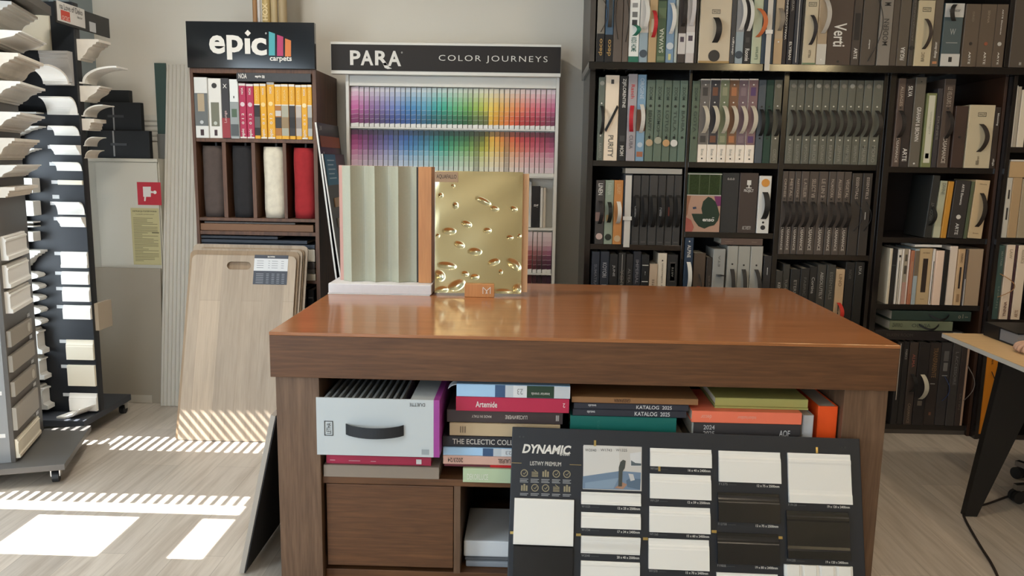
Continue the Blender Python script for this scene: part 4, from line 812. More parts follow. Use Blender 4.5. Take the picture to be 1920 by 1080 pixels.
shelf_row_in((il, ir), GE, 'on carpet shelf', YE, ez(260), [
    (365, 390, 145, (200, 200, 196), 'broad white book with grey room photo', [('band', ((104, 108, 108), .2, .74)), ('mark', ((176, 158, 130), .44, .73, .5)), ('badge', ((190, 194, 194), .26, .01)), ('mark', ((60, 40, 44), .04, .14, .25))]),
    (390.5, 415, 147, (204, 202, 196), 'white book with black dot and olive photo', [('mark', ((116, 116, 100), .2, .6, .62)), ('badge', ((50, 48, 46), .88, .014)), ('mark', ((60, 40, 44), .04, .14, .22)), ('badge', ((190, 194, 184), .25, .01))]),
    (415.5, 431, 147, (48, 46, 48), 'dark grey book with red foot and letter X', [('band', ((150, 56, 62), .005, .34)), ('htxt', ('X', .87, .5, .022, W_)), ('txt', ('Lounge', .36, .2, (200, 170, 165), UPW, .4))]),
    (431.5, 448, 149, (206, 208, 206), 'white book with grey sofa photo', [('band', ((150, 156, 156), .01, .62)), ('mark', ((86, 90, 92), .04, .24, .9)), ('mark', ((84, 104, 84), .36, .5, .6)), ('mark', ((70, 70, 70), .68, .72, .1))]),
    (448.5, 461.5, 156, PNK, 'crimson book with white stripe', epic((220, 200, 205))),
    (462, 476, 157, PNK, 'crimson book beside a black and gold one', epic((215, 190, 198))),
    (477, 488, 157, GOLD, 'gold book with black lower photo', gold((42, 40, 40), (90, 88, 86))),
    (488.5, 500, 157, GOLD, 'plain gold book with round emblem', epic((235, 205, 140))),
    (500.5, 515, 154, GOLD, 'widest tallest gold book with round emblem', epic((240, 215, 150))),
    (515.5, 527.5, 158, GOLD, 'gold book with black and white photo', gold((168, 112, 56), (60, 58, 56)) + [('mark', ((200, 196, 190), .42, .52, .9))]),
    (528, 541.5, 158, GOLD, 'gold book with taupe lower photo', gold((170, 168, 150), (150, 128, 96))),
    (542, 553.5, 158, GOLD, 'gold book with charcoal photo', gold((58, 54, 54), (40, 38, 38))),
    (554, 565, 159, GOLD, 'gold book with pale grey room photo', gold((190, 180, 172), (150, 140, 134))),
    (565.5, 576.5, 159, GOLD, 'narrow gold book with round emblem', epic((240, 220, 170))),
    (577, 585.5, 159, GOLD, 'gold book with grey photo at the side panel', gold((176, 176, 172), (120, 118, 116))),
], depth=0.25, ybot=260, k=1.25)
# header strip over the books
a, b = px_x(444, 145, YE - .012), px_x(583, 145, YE - .012)
o = box('header_board', mat((58, 57, 58), .5, noise=.15, nscale=60), a, b, YE - .016, YE - .004, onY(500, 153.5, YE).z, onY(500, 137.5, YE).z, .001, None)
tag(o, 'dark grey header strip with white lettering above carpet books', 'sign')
hz = onY(500, 144.5, YE).z
text(o, 'NOA', (px_x(457, 145, YE), YE - .0166, hz + .002), X, Z, .045, .026, LETTER_W, bold=.01)
text(o, 'epic', (px_x(486, 145, YE), YE - .0166, hz), X, Z, .036, .016, LETTER_W, bold=.03)
for j in range(3): bm = bmesh.new(); bx(bm, px_x(493.6 + j * 1.6, 145, YE), px_x(494.6 + j * 1.6, 145, YE), YE - .0168, YE - .0158, hz - .008, hz + .008 - j * .001); link('logo_bar', bm, LETTER_W, o)
# hanging carpet rolls
def roll(x0, x1, y0, y1, c, desc):
    a, b = px_x(x0, 340, YE), px_x(x1, 340, YE); zt, zbm = onY((x0 + x1) / 2, y0, YE).z, ez(409) + .001; w = b - a; d = .16
    bm = bmesh.new(); n = 40; prof = []
    for i in range(n):
        t = 2 * math.pi * i / n; cx, sy = math.cos(t), math.sin(t)
        prof.append((math.copysign(abs(cx) ** .55, cx) * w / 2, d / 2 + math.copysign(abs(sy) ** .8, sy) * d / 2))
    R = []
    for k in range(9):
        f = k / 8; s = 1 - .02 * math.sin(f * 9 + x0); s *= (0.96 if k in (0, 8) else 1)
        R.append([bm.verts.new((x * s, y, (zt - zbm) * f)) for x, y in prof])
    for A, B in zip(R, R[1:]):
        for i in range(n): bm.faces.new((A[i], A[(i + 1) % n], B[(i + 1) % n], B[i]))
    bm.faces.new(R[0][::-1]); bm.faces.new(R[-1])
    o = link('carpet_roll', bm, mat(c, .98, noise=.28, nscale=22, bump=.6, k=1.25), None, smooth=True); o.location = ((a + b) / 2, YE + .03, zbm)
    bm = bmesh.new(); cyl(bm, (0, d / 2, zt - zbm + .0005), (0, d / 2, ez(267) - zbm - .001), .008, 10); link('hanger', bm, mat((70, 66, 62), .5), o)
    tag(o, desc, 'carpet', 'carpet rolls in the carpet shelf')
roll(372, 416, 273, 405, (76, 66, 62), 'brown grey carpet roll in the shelf beside the black roll')
roll(428, 472, 273, 407, (36, 35, 37), 'black carpet roll standing in the brown shelf')
roll(487, 530, 275, 408, (206, 196, 178), 'cream carpet roll standing in the brown shelf')
roll(544, 586, 277, 410, (150, 38, 42), 'red carpet roll standing in the brown shelf')
# flat things on its lower shelves
def slab(name, px0, px1, yt, zb, zt, c, d, label, cat, y0=None, rough=.6):
    xa, xb = max(px_x(px0, yt, YE), il + .002), min(px_x(px1, yt, YE), ir - .002)
    o = book_body(name, xb - xa, zt - zb, d, mat(c, rough, k=1.25), flat=True); o.location = ((xa + xb) / 2, (y0 or YE + .012), zb); tag(o, label, cat); return o
z0 = ez(434) + .0008; slab('sample_board', 374, 586, 425, z0, ez(420.5), (112, 80, 56), .3, 'brown sample board tray lying between two shelves', 'board')
z1_ = ez(420.5) + .0012; slab('catalogue', 382, 552, 417, z1_, ez(416.8), (78, 74, 72), .28, 'thin grey catalogue lying on the brown board tray', 'book')
z0 = ez(525) + .0008; zz_ = [z0, ez(512), ez(503), ez(490), ez(466), ez(458), ez(450), ez(443)]
for (za, zb_, x0, x1, c, lab) in [(0, 1, 420, 589, (198, 188, 168), 'cream folder lying low at the foot of the flat pile'), (1, 2, 400, 588, (92, 86, 80), 'grey folder lying directly on the cream folder'), (2, 3, 410, 588, (66, 62, 60), 'dark grey folder lying under the white box'),
        (3, 4, 380, 589, (196, 190, 176), 'white flat box lying in the middle of the flat pile'), (4, 5, 372, 589, (58, 66, 78), 'blue grey portfolio lying on the white flat box'), (5, 6, 370, 575, (48, 54, 64), 'slate portfolio second from top of the flat pile'), (6, 7, 374, 520, (44, 48, 56), 'dark slate portfolio topmost under the brown shelf')]:
    slab('portfolio', x0, x1, 470, zz_[za] + .0008 * za, zz_[zb_] - .0004, c, .33, lab, 'folder')
for i, (x0, x1) in enumerate([(532, 546), (547, 560), (561, 574), (575, 587)]):
    xa, xb = px_x(x0, 560, YE), px_x(x1, 560, YE); xb = min(xb, ir - .003)
    o = book_body('ring_binder', xb - xa, .30, .27, mat((36, 37, 42), .5)); o.location = ((xa + xb) / 2, YE + .02, ez(530) - .34 + .001)
    dress(o, xb - xa, .30, [('mark', ((120, 120, 120), .84, .86, .7))])
    tag(o, f'black ring binder, {ORD[i]} from left under the flat pile', 'binder', 'black binders low in the carpet shelf')
zz5 = ez(530) - .34
bm = bmesh.new(); bx(bm, il + e, ir - e, YE + .004, 4.93, zz5 - .02, zz5, .001); rel(bm, es); link('shelf', bm, SHW, es)
# sign on top of it
SG = mat((14, 14, 18), 0.12, coat=.6)
sx0, sx1 = px_x(350, 85, YE - .01), px_x(590, 85, YE - .01); sz1 = onY(470, 41, YE - .01).z
o = box('shop_sign', SG, sx0, sx1, YE - .012, YE + .02, EZ + .0008, sz1, .002); tag(o, 'glossy black sign with white letters and three coloured bars', 'sign')
P = lambda x, y: onY(x, y, YE - .013)
g1 = (P(393, 112) + P(500, 60)) / 2
for ch, xa, xb, yt, yb in [('e', 392, 422, 66, 101), ('p', 425, 456, 66, 112), ('i', 459, 469, 72, 101), ('c', 471, 500, 71, 104)]:
    c = (P(xa, (yt + yb) / 2) + P(xb, (yt + yb) / 2)) / 2; wd = P(xb, yt).x - P(xa, yt).x; ht = P(xa, yt).z - P(xa, yb).z
    if ch == 'i':
        bm = bmesh.new(); bx(bm, c.x - wd / 2, c.x + wd / 2, c.y, c.y + .001, c.z - ht / 2, c.z + ht / 2); link('lettering', bm, LETTER_W, o)
        q = P(464.5, 62); r = .017; bm = bmesh.new(); prism(bm, [(q.x - r, q.y, q.z), (q.x, q.y, q.z + r), (q.x + r, q.y, q.z), (q.x, q.y, q.z - r)], (0, .001, 0)); link('lettering', bm, LETTER_W, o)
    else: text(o, ch, c, X, Z, wd, ht, LETTER_W, bold=.03)
for xa, xb, y0, y1, yb, c in [(504, 515.5, 59, 63, 104, (70, 160, 168)), (519.5, 531, 65, 69, 105, (176, 46, 96)), (534.5, 545.5, 72, 76, 106, (208, 116, 48))]:
    bm = bmesh.new(); prism(bm, [P(xa, y0), P(xb, y1), P(xb, yb), P(xa, yb)], (0, .001, 0)); link('colour_bar', bm, mat(c, .5, noise=.08, nscale=300), o)
text(o, 'carpets', P(526.5, 111.5), X, Z, P(547, 111).x - P(506, 111).x, .032, LETTER_W, bold=.02)
text(o, 'o', P(498.5, 62.5), X, Z, .009, .009, LETTER_W)
# wrapped rolls behind the sign
for i, (xa, xb, c, lab, rg) in enumerate([(472, 481, (150, 112, 74), 'brown cardboard tube standing behind the black sign', .6), (481.5, 488, (196, 190, 186), 'thin white roll standing behind the black sign', .5), (489, 505, (176, 152, 100), 'gold lettered wallpaper roll standing behind the black sign', .3), (505.5, 519, (170, 150, 112), 'beige wallpaper roll beside the gold lettered one', .45), (519.5, 536, (160, 140, 106), 'outer tan wallpaper roll standing behind the black sign', .5)]):
    Yr = 4.66; a, b = px_x(xa, 20, Yr), px_x(xb, 20, Yr); r = (b - a) / 2 - .001
    bm = bmesh.new(); cyl(bm, ((a + b) / 2, Yr + r, EZ + .001), ((a + b) / 2, Yr + r, EZ + .55), r, 24); r_ = r
    o = link('wallpaper_roll', bm, mat(c, rg, k=1.3), None, smooth=False); tag(o, lab, 'roll', 'rolls standing on the carpet shelf')
    bm = bmesh.new(); cyl(bm, ((a + b) / 2, Yr + r, EZ + .5502), ((a + b) / 2, Yr + r, EZ + .552), r * .5, 16); link('core', bm, mat((120, 90, 60), .8), o)
    if i == 2: text(o, 'HOX', ((a + b) / 2, Yr - .0015, onY(497, 22, Yr).z), Z, -X, .095, .03, mat((240, 215, 160), .35), bold=.03)

# ------------------------------------------------------------------ paint chip stand
YP, YH = 4.74, 4.655
PWH = mat((226, 224, 216), .45)
ps = empty('paint_chip_stand', (-0.46, YP, 0), 0, 'white paint chip stand with black lettered header behind the table', 'display stand')
bx0, bx1 = px_x(650, 145, YP), px_x(1049, 145, YP); hx0, hx1 = px_x(620, 110, YH), px_x(1052, 110, YH)
hz1, hz0 = onY(835, 81, YH).z, onY(835, 141, YH).z
z_ = lambda y, x=850: onY(x, y, YP).z
pk = [px_x(981, 380, YP), px_x(1037, 380, YP), z_(428, 1010), z_(334, 1010)]
parts_case(ps, [('side_panel', PWH, (bx0, bx0 + .018, YP - .03, 4.93, 0, hz1 - .03)), ('side_panel', PWH, (bx1 - .018, bx1, YP - .03, 4.93, 0, hz1 - .03)),
    ('back_panel', PWH, (bx0 + .0186, bx1 - .0186, YP + .03, 4.93, z_(330, 850), hz1 - .03)), ('upper_panel', PWH, (bx0 + .0186, bx1 - .0186, YP - .02, YP + .029, z_(164), hz0 - e)),
    ('header_box', PWH, (hx0, hx1, YH, YP - .032, hz0, hz1)), ('chip_ledge', PWH, (bx0 + .0186, bx1 - .0186, YP - .012, YP + .029, z_(243.5), z_(240.5))),
    ('chip_ledge', PWH, (bx0 + .0186, bx1 - .0186, YP - .012, YP + .029, z_(329), z_(322.5))),
    ('chip_ledge', PWH, (bx0 + .0186, bx1 - .0186, YP - .012, YP + .029, z_(512), z_(508.5))),
    ('chip_ledge', PWH, (bx0 + .0186, bx1 - .0186, YP - .012, YP + .029, z_(594), z_(590)))])
bm = bmesh.new(); bx(bm, bx0 + .0186, pk[0], YP + .03, 4.93, 0, z_(330) - e); bx(bm, pk[1], bx1 - .0186, YP + .03, 4.93, pk[2] - .0, z_(330) - e); bx(bm, pk[0] + e, bx1 - .0186, YP + .03, 4.93, 0, pk[2] - e); bx(bm, pk[0] + e, pk[1] - e, YP + .11, 4.93, pk[2], z_(330) - e); rel(bm, ps); link('lower_panel', bm, PWH, ps)
bm = bmesh.new()
for a in [(pk[0] - .02, pk[1] + .02, pk[3], pk[3] + .012), (pk[0] - .02, pk[1] + .02, pk[2] - .012, pk[2]), (pk[1], pk[1] + .02, pk[2], pk[3])]: bx(bm, a[0], a[1], YP - .008, YP + .0295, a[2], a[3], 0)
rel(bm, ps); link('pocket_frame', bm, PWH, ps)
bm = bmesh.new(); bx(bm, hx0 + .004, hx1 - .002, YH - .003, YH - .0005, onY(835, 134.5, YH).z, onY(835, 85.5, YH).z); rel(bm, ps); sg = link('header_sign', bm, mat((44, 40, 38), .6, spec=.3), ps)
bm = bmesh.new(); c = onY(703, 110, YH - .0036)
PH = lambda x, y: onY(x, y, YH - .0036)
for ch, xa, xb, yt, yb in [('P', 656, 676, 94.5, 122), ('A', 676, 700, 94.5, 122.5), ('R', 703, 728, 95, 122.5), ('A', 727, 752, 95.5, 124)]:
    q = (PH(xa, yt) + PH(xb, yb)) / 2; letters(bm, ch, q, X, Z, PH(xb, yb).x - PH(xa, yt).x, PH(xa, yt).z - PH(xa, yb).z, bold=.028)
prism(bm, [PH(718, 119), PH(723, 117), PH(730, 126), PH(735, 128.5), PH(727, 129.5), PH(721, 127)], (0, .0005, 0))
letters(bm, 'o', PH(753.5, 98.5), X, Z, .009, .009)
letters(bm, 'COLOR JOURNEYS', PH(924.5, 111.5), X, Z, PH(1026, 111).x - PH(822, 111).x, .042, spacing=1.25, bold=-.006)
for x in [q for q in (826, 865, 896, 916, 952, 1003, 1014)]: pass
rel(bm, ps); me = bpy.data.meshes.new('lettering'); bm.to_mesh(me); bm.free(); me.materials.append(LETTER_W); lo = bpy.data.objects.new('lettering', me); COL.objects.link(lo); lo.parent = sg
# chips
CHIP = bpy.data.materials.new('chip'); CHIP.use_nodes = True
_a = CHIP.node_tree.nodes.new('ShaderNodeVertexColor'); _a.layer_name = 'Col'; CHIP.node_tree.links.new(_a.outputs[0], CHIP.node_tree.nodes['Principled BSDF'].inputs['Base Color']); CHIP.node_tree.nodes['Principled BSDF'].inputs['Roughness'].default_value = .45
def ramp(t, keys):
    for (a, ca), (b, cb) in zip(keys, keys[1:]):
        if t <= b: f = (t - a) / (b - a); return tuple(ca[i] + (cb[i] - ca[i]) * f for i in range(3))
    return keys[-1][1]
D1 = [(0, (134, 34, 92)), (.08, (104, 48, 106)), (.14, (72, 58, 112)), (.2, (50, 66, 138)), (.28, (30, 84, 150)), (.36, (24, 92, 120)), (.42, (10, 98, 96)), (.5, (16, 100, 62)), (.56, (40, 96, 50)), (.6, (82, 108, 48)), (.655, (104, 106, 40)), (.67, (222, 178, 30)), (.73, (228, 140, 50)), (.79, (222, 92, 44)), (.84, (188, 46, 50)), (.92, (164, 40, 66)), (1, (104, 42, 74))]
M1 = [(0, (206, 96, 156)), (.1, (140, 104, 160)), (.2, (110, 130, 196)), (.28, (60, 130, 190)), (.36, (80, 160, 190)), (.43, (40, 170, 150)), (.5, (90, 180, 120)), (.57, (120, 180, 90)), (.63, (176, 190, 60)), (.68, (240, 206, 80)), (.75, (240, 170, 80)), (.82, (240, 130, 90)), (.88, (226, 110, 116)), (1, (190, 90, 130))]
NCOL = ['magenta', 'purple', 'violet', 'blue', 'sky blue', 'teal', 'sea green', 'green', 'leaf green', 'lime', 'yellow', 'amber', 'orange', 'coral', 'red', 'rose', 'plum']
def mixc(a, b, f): return tuple(a[i] + (b[i] - a[i]) * f for i in range(3))
def chip(x, wd, z0, z1, bands, yaw, label, group, foot=True, tilt=.03):
    bm = bmesh.new(); cl = bm.loops.layers.color.new('Col'); n = len(bands); H = z1 - z0; f0 = .085 * H if foot else 0
    def quad(vs, c):
        f = bm.faces.new([bm.verts.new(v) for v in vs])
        for l in f.loops: l[cl] = tuple(min(1, (lin(q)) ** (1 / 2.2) if False else q / 255) for q in c) + (1,)
    t = .022; zc = [f0 + (H - f0) * i / n for i in range(n + 1)]
    segs = ([(0, f0, (232, 230, 224))] if foot else []) + [(zc[i], zc[i + 1], bands[i]) for i in range(n)]
    for i, (a, b, c) in enumerate(segs):
        ya, yb = tilt * a / H, tilt * b / H; g = .0009 if i >= (1 if foot else 0) and i < 4 else 0
        sl = wd * .10
        quad([(-wd / 2, ya, a), (wd / 2, ya, a + sl * (a > 0)), (wd / 2, yb, b - g + sl), (-wd / 2, yb, b - g)], c)
        if g: quad([(-wd / 2, yb, b - g), (wd / 2, yb, b - g + sl), (wd / 2, yb, b + sl), (-wd / 2, yb, b)], (232, 230, 224))
        dk = mixc(c, (222, 220, 214), .7)
        quad([(wd / 2, ya, a + sl * (a > 0)), (wd / 2, ya + t, a), (wd / 2, yb + t, b), (wd / 2, yb, b + sl)], dk)
        quad([(-wd / 2, ya + t, a), (-wd / 2, ya, a), (-wd / 2, yb, b), (-wd / 2, yb + t, b)], dk)
    quad([(-wd / 2, tilt, H), (wd / 2, tilt, H + wd * .1), (wd / 2, tilt + t, H), (-wd / 2, tilt + t, H)], (225, 222, 215))
    quad([(wd / 2, t, 0), (-wd / 2, t, 0), (-wd / 2, tilt + t, H), (wd / 2, tilt + t, H)], (225, 222, 215))
    me = bpy.data.meshes.new('paint_chip'); bm.to_mesh(me); bm.free(); me.materials.append(CHIP)
    o = bpy.data.objects.new('paint_chip', me); COL.objects.link(o); o.location = (x, YP - .010, z0); o.rotation_euler = (0, 0, yaw); tag(o, label, 'paint chip', group)
rn = random.Random(3)
for row, (ytop, ybot, top_light) in enumerate([(166, 240.3, True), (246, 322.3, False)]):
    e0 = [655.5, 673] if row == 0 else [655, 670]
    n = 39 if row == 0 else 40
    edges = e0 + [e0[1] + (1041.5 - e0[1]) * i / (n - 1) + rn.uniform(-.8, .8) for i in range(1, n)]
    rowname = 'upper' if row == 0 else 'lower'
    for i in range(n):
        xa, xb = edges[i], edges[i + 1]; t = (i + .5) / n
        A, B = px_x(xa, 240, YP - .01), px_x(xb, 240, YP - .01); wd = (B - A) * .86
        d, m = ramp(t, D1), ramp(t, M1); lt = mixc(m, (228, 226, 224), .82)
        j = rn.uniform(-.05, .05)
        if row == 0: bands = [d, mixc(d, m, .2 + j), mixc(d, m, .6 + j), m, mixc(m, lt, .22 + j), mixc(m, lt, .5), mixc(m, lt, .75), lt]
        else:
            dd = mixc(d, (34, 32, 36), .45); m = mixc(m, (120, 118, 120), .12)
            bands = [lt, mixc(m, lt, .8), mixc(m, lt, .6), mixc(m, lt, .35 + j), mixc(d, m, .92), mixc(d, m, .55 + j), mixc(d, m, .15 + j), dd]
        if row == 1 and i in (8, 24, 30): bands = [mixc(q, (90, 90, 80), .3) for q in bands]
        nm = NCOL[min(16, int(t * 17))]
        chip(min(max((A + B) / 2, bx0 + .0215 + wd / 2), bx1 - .0215 - wd / 2), wd, z_(240.5 if row == 0 else 322.5) + .0008, z_(ytop), bands, rn.uniform(-.12, .02), f'{"deep to pale" if row else "pale to deep"} {nm} paint chips, {ORD[i]} from left in {rowname} row', 'paint chips on the white stand', foot=(row == 0), tilt=.012)
for row, (ytop, ybot) in enumerate([(432, 508.5), (512.5, 590)]):
    xs = [985.5, 998.5, 1007, 1016, 1026.5, 1037]
    for i in range(5):
        A, B = px_x(xs[i], 470, YP - .01), px_x(xs[i + 1], 470, YP - .01)
        d = ramp(i / 4, [(0, (112, 42, 46)), (.5, (70, 36, 44)), (1, (72, 32, 56))]); m = ramp(i / 4, [(0, (170, 100, 100)), (.5, (150, 100, 106)), (1, (152, 92, 118))]); lt = (222, 204, 204)
        bands = [d, mixc(d, m, .25), mixc(d, m, .5), m, mixc(m, lt, .4), mixc(m, lt, .75), mixc(m, lt, .9), lt]
        if row: bands = bands[3:0:-1] + [mixc(d, (30, 26, 30), .4)] * 4
        chip(min((A + B) / 2, bx1 - .022 - (B - A) * .43), (B - A) * .86, z_(ybot) + .0008, z_(ytop) - .002, bands, -.05, f'{"dark" if row else "pale to"} maroon paint chips, {ORD[i]} in row {"lowest above table edge" if row else "under the brochure pocket"}', 'maroon paint chips beside the gold panel', foot=(row == 0), tilt=.012)
# brochures in the pocket
pz = pk[2] + .0008
for i, (xa, xb, yt, c, lab) in enumerate([(983, 991, 342, (206, 204, 200), 'white brochure in the pocket of the paint stand'), (991.5, 996.5, 341, (190, 188, 184), 'light grey brochure beside the black booklet'), (997, 1012.5, 349, (26, 25, 27), 'black booklet with white letters in the stand pocket'), (1013, 1018, 352, (196, 192, 186), 'pale brochure just after the black booklet'), (1018.5, 1023.5, 352, (178, 166, 150), 'beige brochure near the pocket end')]):
    A, B = px_x(xa, 385, YP + .045), px_x(xb, 385, YP + .045); A = max(A, pk[0] + .003)
    h = onY((xa + xb) / 2, yt, YP + .045).z - pz
    o = book_body('brochure', B - A, h, .055, mat(c, .45, k=1.2)); o.location = ((A + B) / 2, YP + .05, pz); tag(o, lab, 'brochure', 'brochures in the stand pocket')
    if i == 2: text(o, 'ng', (0.002, -.002, h * .52), X, Z, .026, .02, LETTER_W, bold=.02)

# ------------------------------------------------------------------ moulding profiles: (out, height) fractions
def arc(n, f): return [f(i / n) for i in range(n + 1)]
PROF = {
    'crown': [(0, 0), (.10, 0), (.13, .08), (.22, .10), (.24, .2), (.34, .27), (.42, .38), (.47, .5), (.56, .6), (.70, .66), (.72, .74), (.86, .77), (.88, .86), (1, .88), (1, 1), (0, 1)],
    'ogee': [(0, 0), (.2, 0), (.24, .08), (.34, .1)] + [(.34 + .5 * (q - math.sin(2 * math.pi * q) / 7), .12 + .66 * q) for q in [i / 8 for i in range(9)]] + [(.9, .80), (.92, .9), (1, .92), (1, 1), (0, 1)],
    'cove': [(0, 0), (.14, 0), (.14, .05)] + [(1 - .86 * math.cos(a), .05 + .87 * math.sin(a)) for a in [math.pi / 2 * i / 10 for i in range(11)]] + [(1, 1), (.93, 1)] + [(.93 - .85 * math.cos(a), .08 + .92 * math.sin(a)) for a in [math.pi / 2 * (10 - i) / 10 for i in range(11)]] + [(0, .1)],
    'base': [(0, 0), (1, 0), (1, .66), (.9, .70), (.9, .76), (.62, .82), (.5, .9), (.5, 1), (0, 1)],
    'skirt': [(0, 0), (1, 0), (1, .16), (.8, .2), (.72, .26), (.72, .78), (.84, .82), (.84, .87), (.6, .9), (.6, .95), (.5, 1), (0, 1)],
    'flat': [(0, 0), (.94, 0), (1, .04), (1, .96), (.94, 1), (0, 1)],
    'hex': [(0, 0), (.55, 0), (.9, .22), (1, .5), (.9, .78), (.55, 1), (0, 1)],
    'steps': [(0, 0), (.5, 0), (.5, .12), (.62, .14), (.62, .4), (.7, .44), (.7, .66), (1, .7), (1, 1), (0, 1)],
    'channel': [(0, 0), (.9, 0), (.9, .2), (.5, .2), (.5, .75), (.9, .75), (.9, 1), (0, 1)],
}
MW = mat((236, 234, 228), .5); MC = mat((232, 224, 204), .5); MG = mat((150, 143, 132), .55); MRAW = mat((232, 225, 214), .75, noise=.12, nscale=25); MTAG = mat((200, 202, 204), .6)
def moulding(parent, p0, along, out, length, h, d, kind, m, name='moulding_sample'):
    """profile swept: foot point P0 on the panel, ALONG unit vector, OUT unit vector (all in the parent's space)"""
    p0, along, out = Vector(p0), Vector(along), Vector(out)
    bm = bmesh.new(); prism(bm, [p0 + out * (a * d) + Z * (b * h) for a, b in PROF[kind]], along * length); return link(name, bm, m, parent)
def castor(parent, x, y, ztop, s=1.0):
    bm = bmesh.new(); cyl(bm, (x - .014 * s, y, .025 * s), (x + .014 * s, y, .025 * s), .025 * s, 18); w_ = link('castor_wheel', bm, mat((40, 42, 46), .5), parent)
    bm = bmesh.new(); bx(bm, x - .02 * s, x - .016 * s, y - .014, y + .014, .03 * s, ztop); bx(bm, x + .016 * s, x + .02 * s, y - .014, y + .014, .03 * s, ztop); bx(bm, x - .02 * s, x + .02 * s, y - .014, y + .014, ztop - .004, ztop); link('castor_fork', bm, CHROME, w_)

# ------------------------------------------------------------------ near moulding stand (turned about 18 degrees)
S1C = Vector((-2.643, 3.58, 0)); S1R = math.radians(17.9)
S1M = Matrix.Translation(S1C) @ Matrix.Rotation(S1R, 4, 'Z'); S1I = S1M.inverted()
s1 = empty('moulding_stand', S1C, S1R, 'grey wheeled display column of white mouldings at the near end', 'display stand')
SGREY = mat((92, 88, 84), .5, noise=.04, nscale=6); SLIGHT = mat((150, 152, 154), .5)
def s1box(nm, m, *a, b=.0015): bm = bmesh.new(); bx(bm, *a, b); return link(nm, bm, m, s1)
s1box('base_plate', mat((96, 94, 92), .5), -.07, .45, -.31, .25, .07, .098)
s1box('face_panel', SGREY, .2145, .2325, -.2325, .2325, .0985, 2.10)
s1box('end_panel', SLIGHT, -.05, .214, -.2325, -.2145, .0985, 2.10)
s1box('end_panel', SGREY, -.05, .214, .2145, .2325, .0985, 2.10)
s1box('rear_panel', SGREY, -.068, -.0505, -.2325, .2325, .0985, 2.10)
for x, y in ((.38, .2), (.40, -.26), (-.03, .2), (-.03, -.26)): castor(s1, x, y, .0695)
n1 = Vector((math.cos(S1R), math.sin(S1R), 0)); pf1 = S1C + n1 * .2325
def s1hit(px, py): return S1I @ hit(px, py, pf1, n1)
# header box
hq = S1I @ onY(97, 30, 3.93); hq2 = S1I @ onY(97, 13, 3.93)
s1box('header_box', mat((84, 80, 76), .5), .2335, hq.x, -.235, .2325, hq.z, hq2.z)
# (y top, y bottom at the far end, out, kind, material, far-end x of the foot)
S1L = [(38, 78, .12, 'crown', MW, 28), (84, 106, .15, 'ogee', MW, 28), (118, 162, .13, 'crown', MRAW, 22), (168, 200, .13, 'crown', MW, 34), (218, 250, .12, 'crown', MW, 30), (262, 300, .09, 'crown', MRAW, 32), (308, 330, .09, 'ogee', MW, 34),
    (346, 364, .075, 'steps', MRAW, 34), (352, 374, .05, 'ogee', MW, 40),
    (432, 474, .03, 'skirt', MW, 36), (481, 522, .03, 'skirt', MW, 40), (527, 566, .03, 'skirt', MW, 43)]
for yt, yb, d, kind, m, xf in S1L:
    if (yt, yb) == (352, 374): continue
    q0, q1 = s1hit(xf + 6, yb), s1hit(xf + 6, yt); y1 = min(q0.y, .2)
    moulding(s1, (.2328, -.2, q0.z), (0, 1, 0), (1, 0, 0), y1 + .2, q1.z - q0.z, d, kind, m)
for (x0, ya, yb_, x1, yc, yd, m, rd) in [(12, 603, 634, 51, 596, 625, MG, 1), (15, 645, 678, 56, 637, 667, MG, 0), (19, 689, 722, 59, 683, 710, MG, 1), (23, 735, 781, 63, 726, 768, mat((160, 154, 144), .5), 0), (28, 792, 834, 68, 780, 815, MC, 0)]:
    q0 = s1hit(x0, yb_); q1 = s1hit(x1, yc); q3 = s1hit(x1, yd)
    o = moulding(s1, (.2328, q0.y, q3.z), (0, 1, 0), (1, 0, 0), q1.y - q0.y, q1.z - q3.z, .018, 'skirt' if m is MC else 'flat', m)
    bm = bmesh.new(); bx(bm, .2328, .2345, q1.y - .005, q1.y + .035, q1.z + .004, q1.z + .02); link('code_tag', bm, MTAG, o)
    if rd: 
        bm = bmesh.new(); cyl(bm, (.2507, q1.y - .05, q1.z - .035), (.252, q1.y - .05, q1.z - .035), .022, 20); link('round_sticker', bm, mat((190, 186, 176), .6), o)
for z in (.42, .22):
    bm = bmesh.new(); bx(bm, .16, .2, -.2345, -.2328, z, z + .018); link('code_tag', bm, mat((230, 230, 230), .6), s1)

# ------------------------------------------------------------------ dark moulding stand behind it
YS, XS = 4.15, -2.354
s2 = empty('moulding_stand', (XS - .16, YS + .18, 0), 0, 'black wheeled display stand of white mouldings in the corner', 'display stand')
def s2b(nm, m, *a, b=.0015): bm = bmesh.new(); bx(bm, *a, b); rel(bm, s2); return link(nm, bm, m, s2)
SDARK = mat((28, 31, 37), .45, noise=.08, nscale=5)
s2b('base_plate', mat((62, 66, 74), .45), -2.70, XS + .0, 4.0, 4.5, .07, .105)
s2b('front_panel', SDARK, -2.68, XS, YS, YS + .018, .1055, 2.27)
s2b('side_panel', mat((34, 34, 38), .4), XS - .018, XS, YS + .0185, 4.205, .1055, 2.27)
s2b('wing_panel', SDARK, -2.698, -2.6805, 4.075, YS + .018, .1055, 2.12)
for x, y in ((XS - .05, 4.03), (XS - .03, 4.46), (-2.66, 4.03), (-2.66, 4.46)): 
    bm = bmesh.new(); cyl(bm, (x - .014, y, .025), (x + .014, y, .025), .025, 18); rel(bm, s2); w_ = link('castor_wheel', bm, mat((40, 42, 46), .5), s2)
    bm = bmesh.new(); bx(bm, x - .02, x - .016, y - .014, y + .014, .03, .0695); bx(bm, x + .016, x + .02, y - .014, y + .014, .03, .0695); rel(bm, s2); link('castor_fork', bm, CHROME, w_)
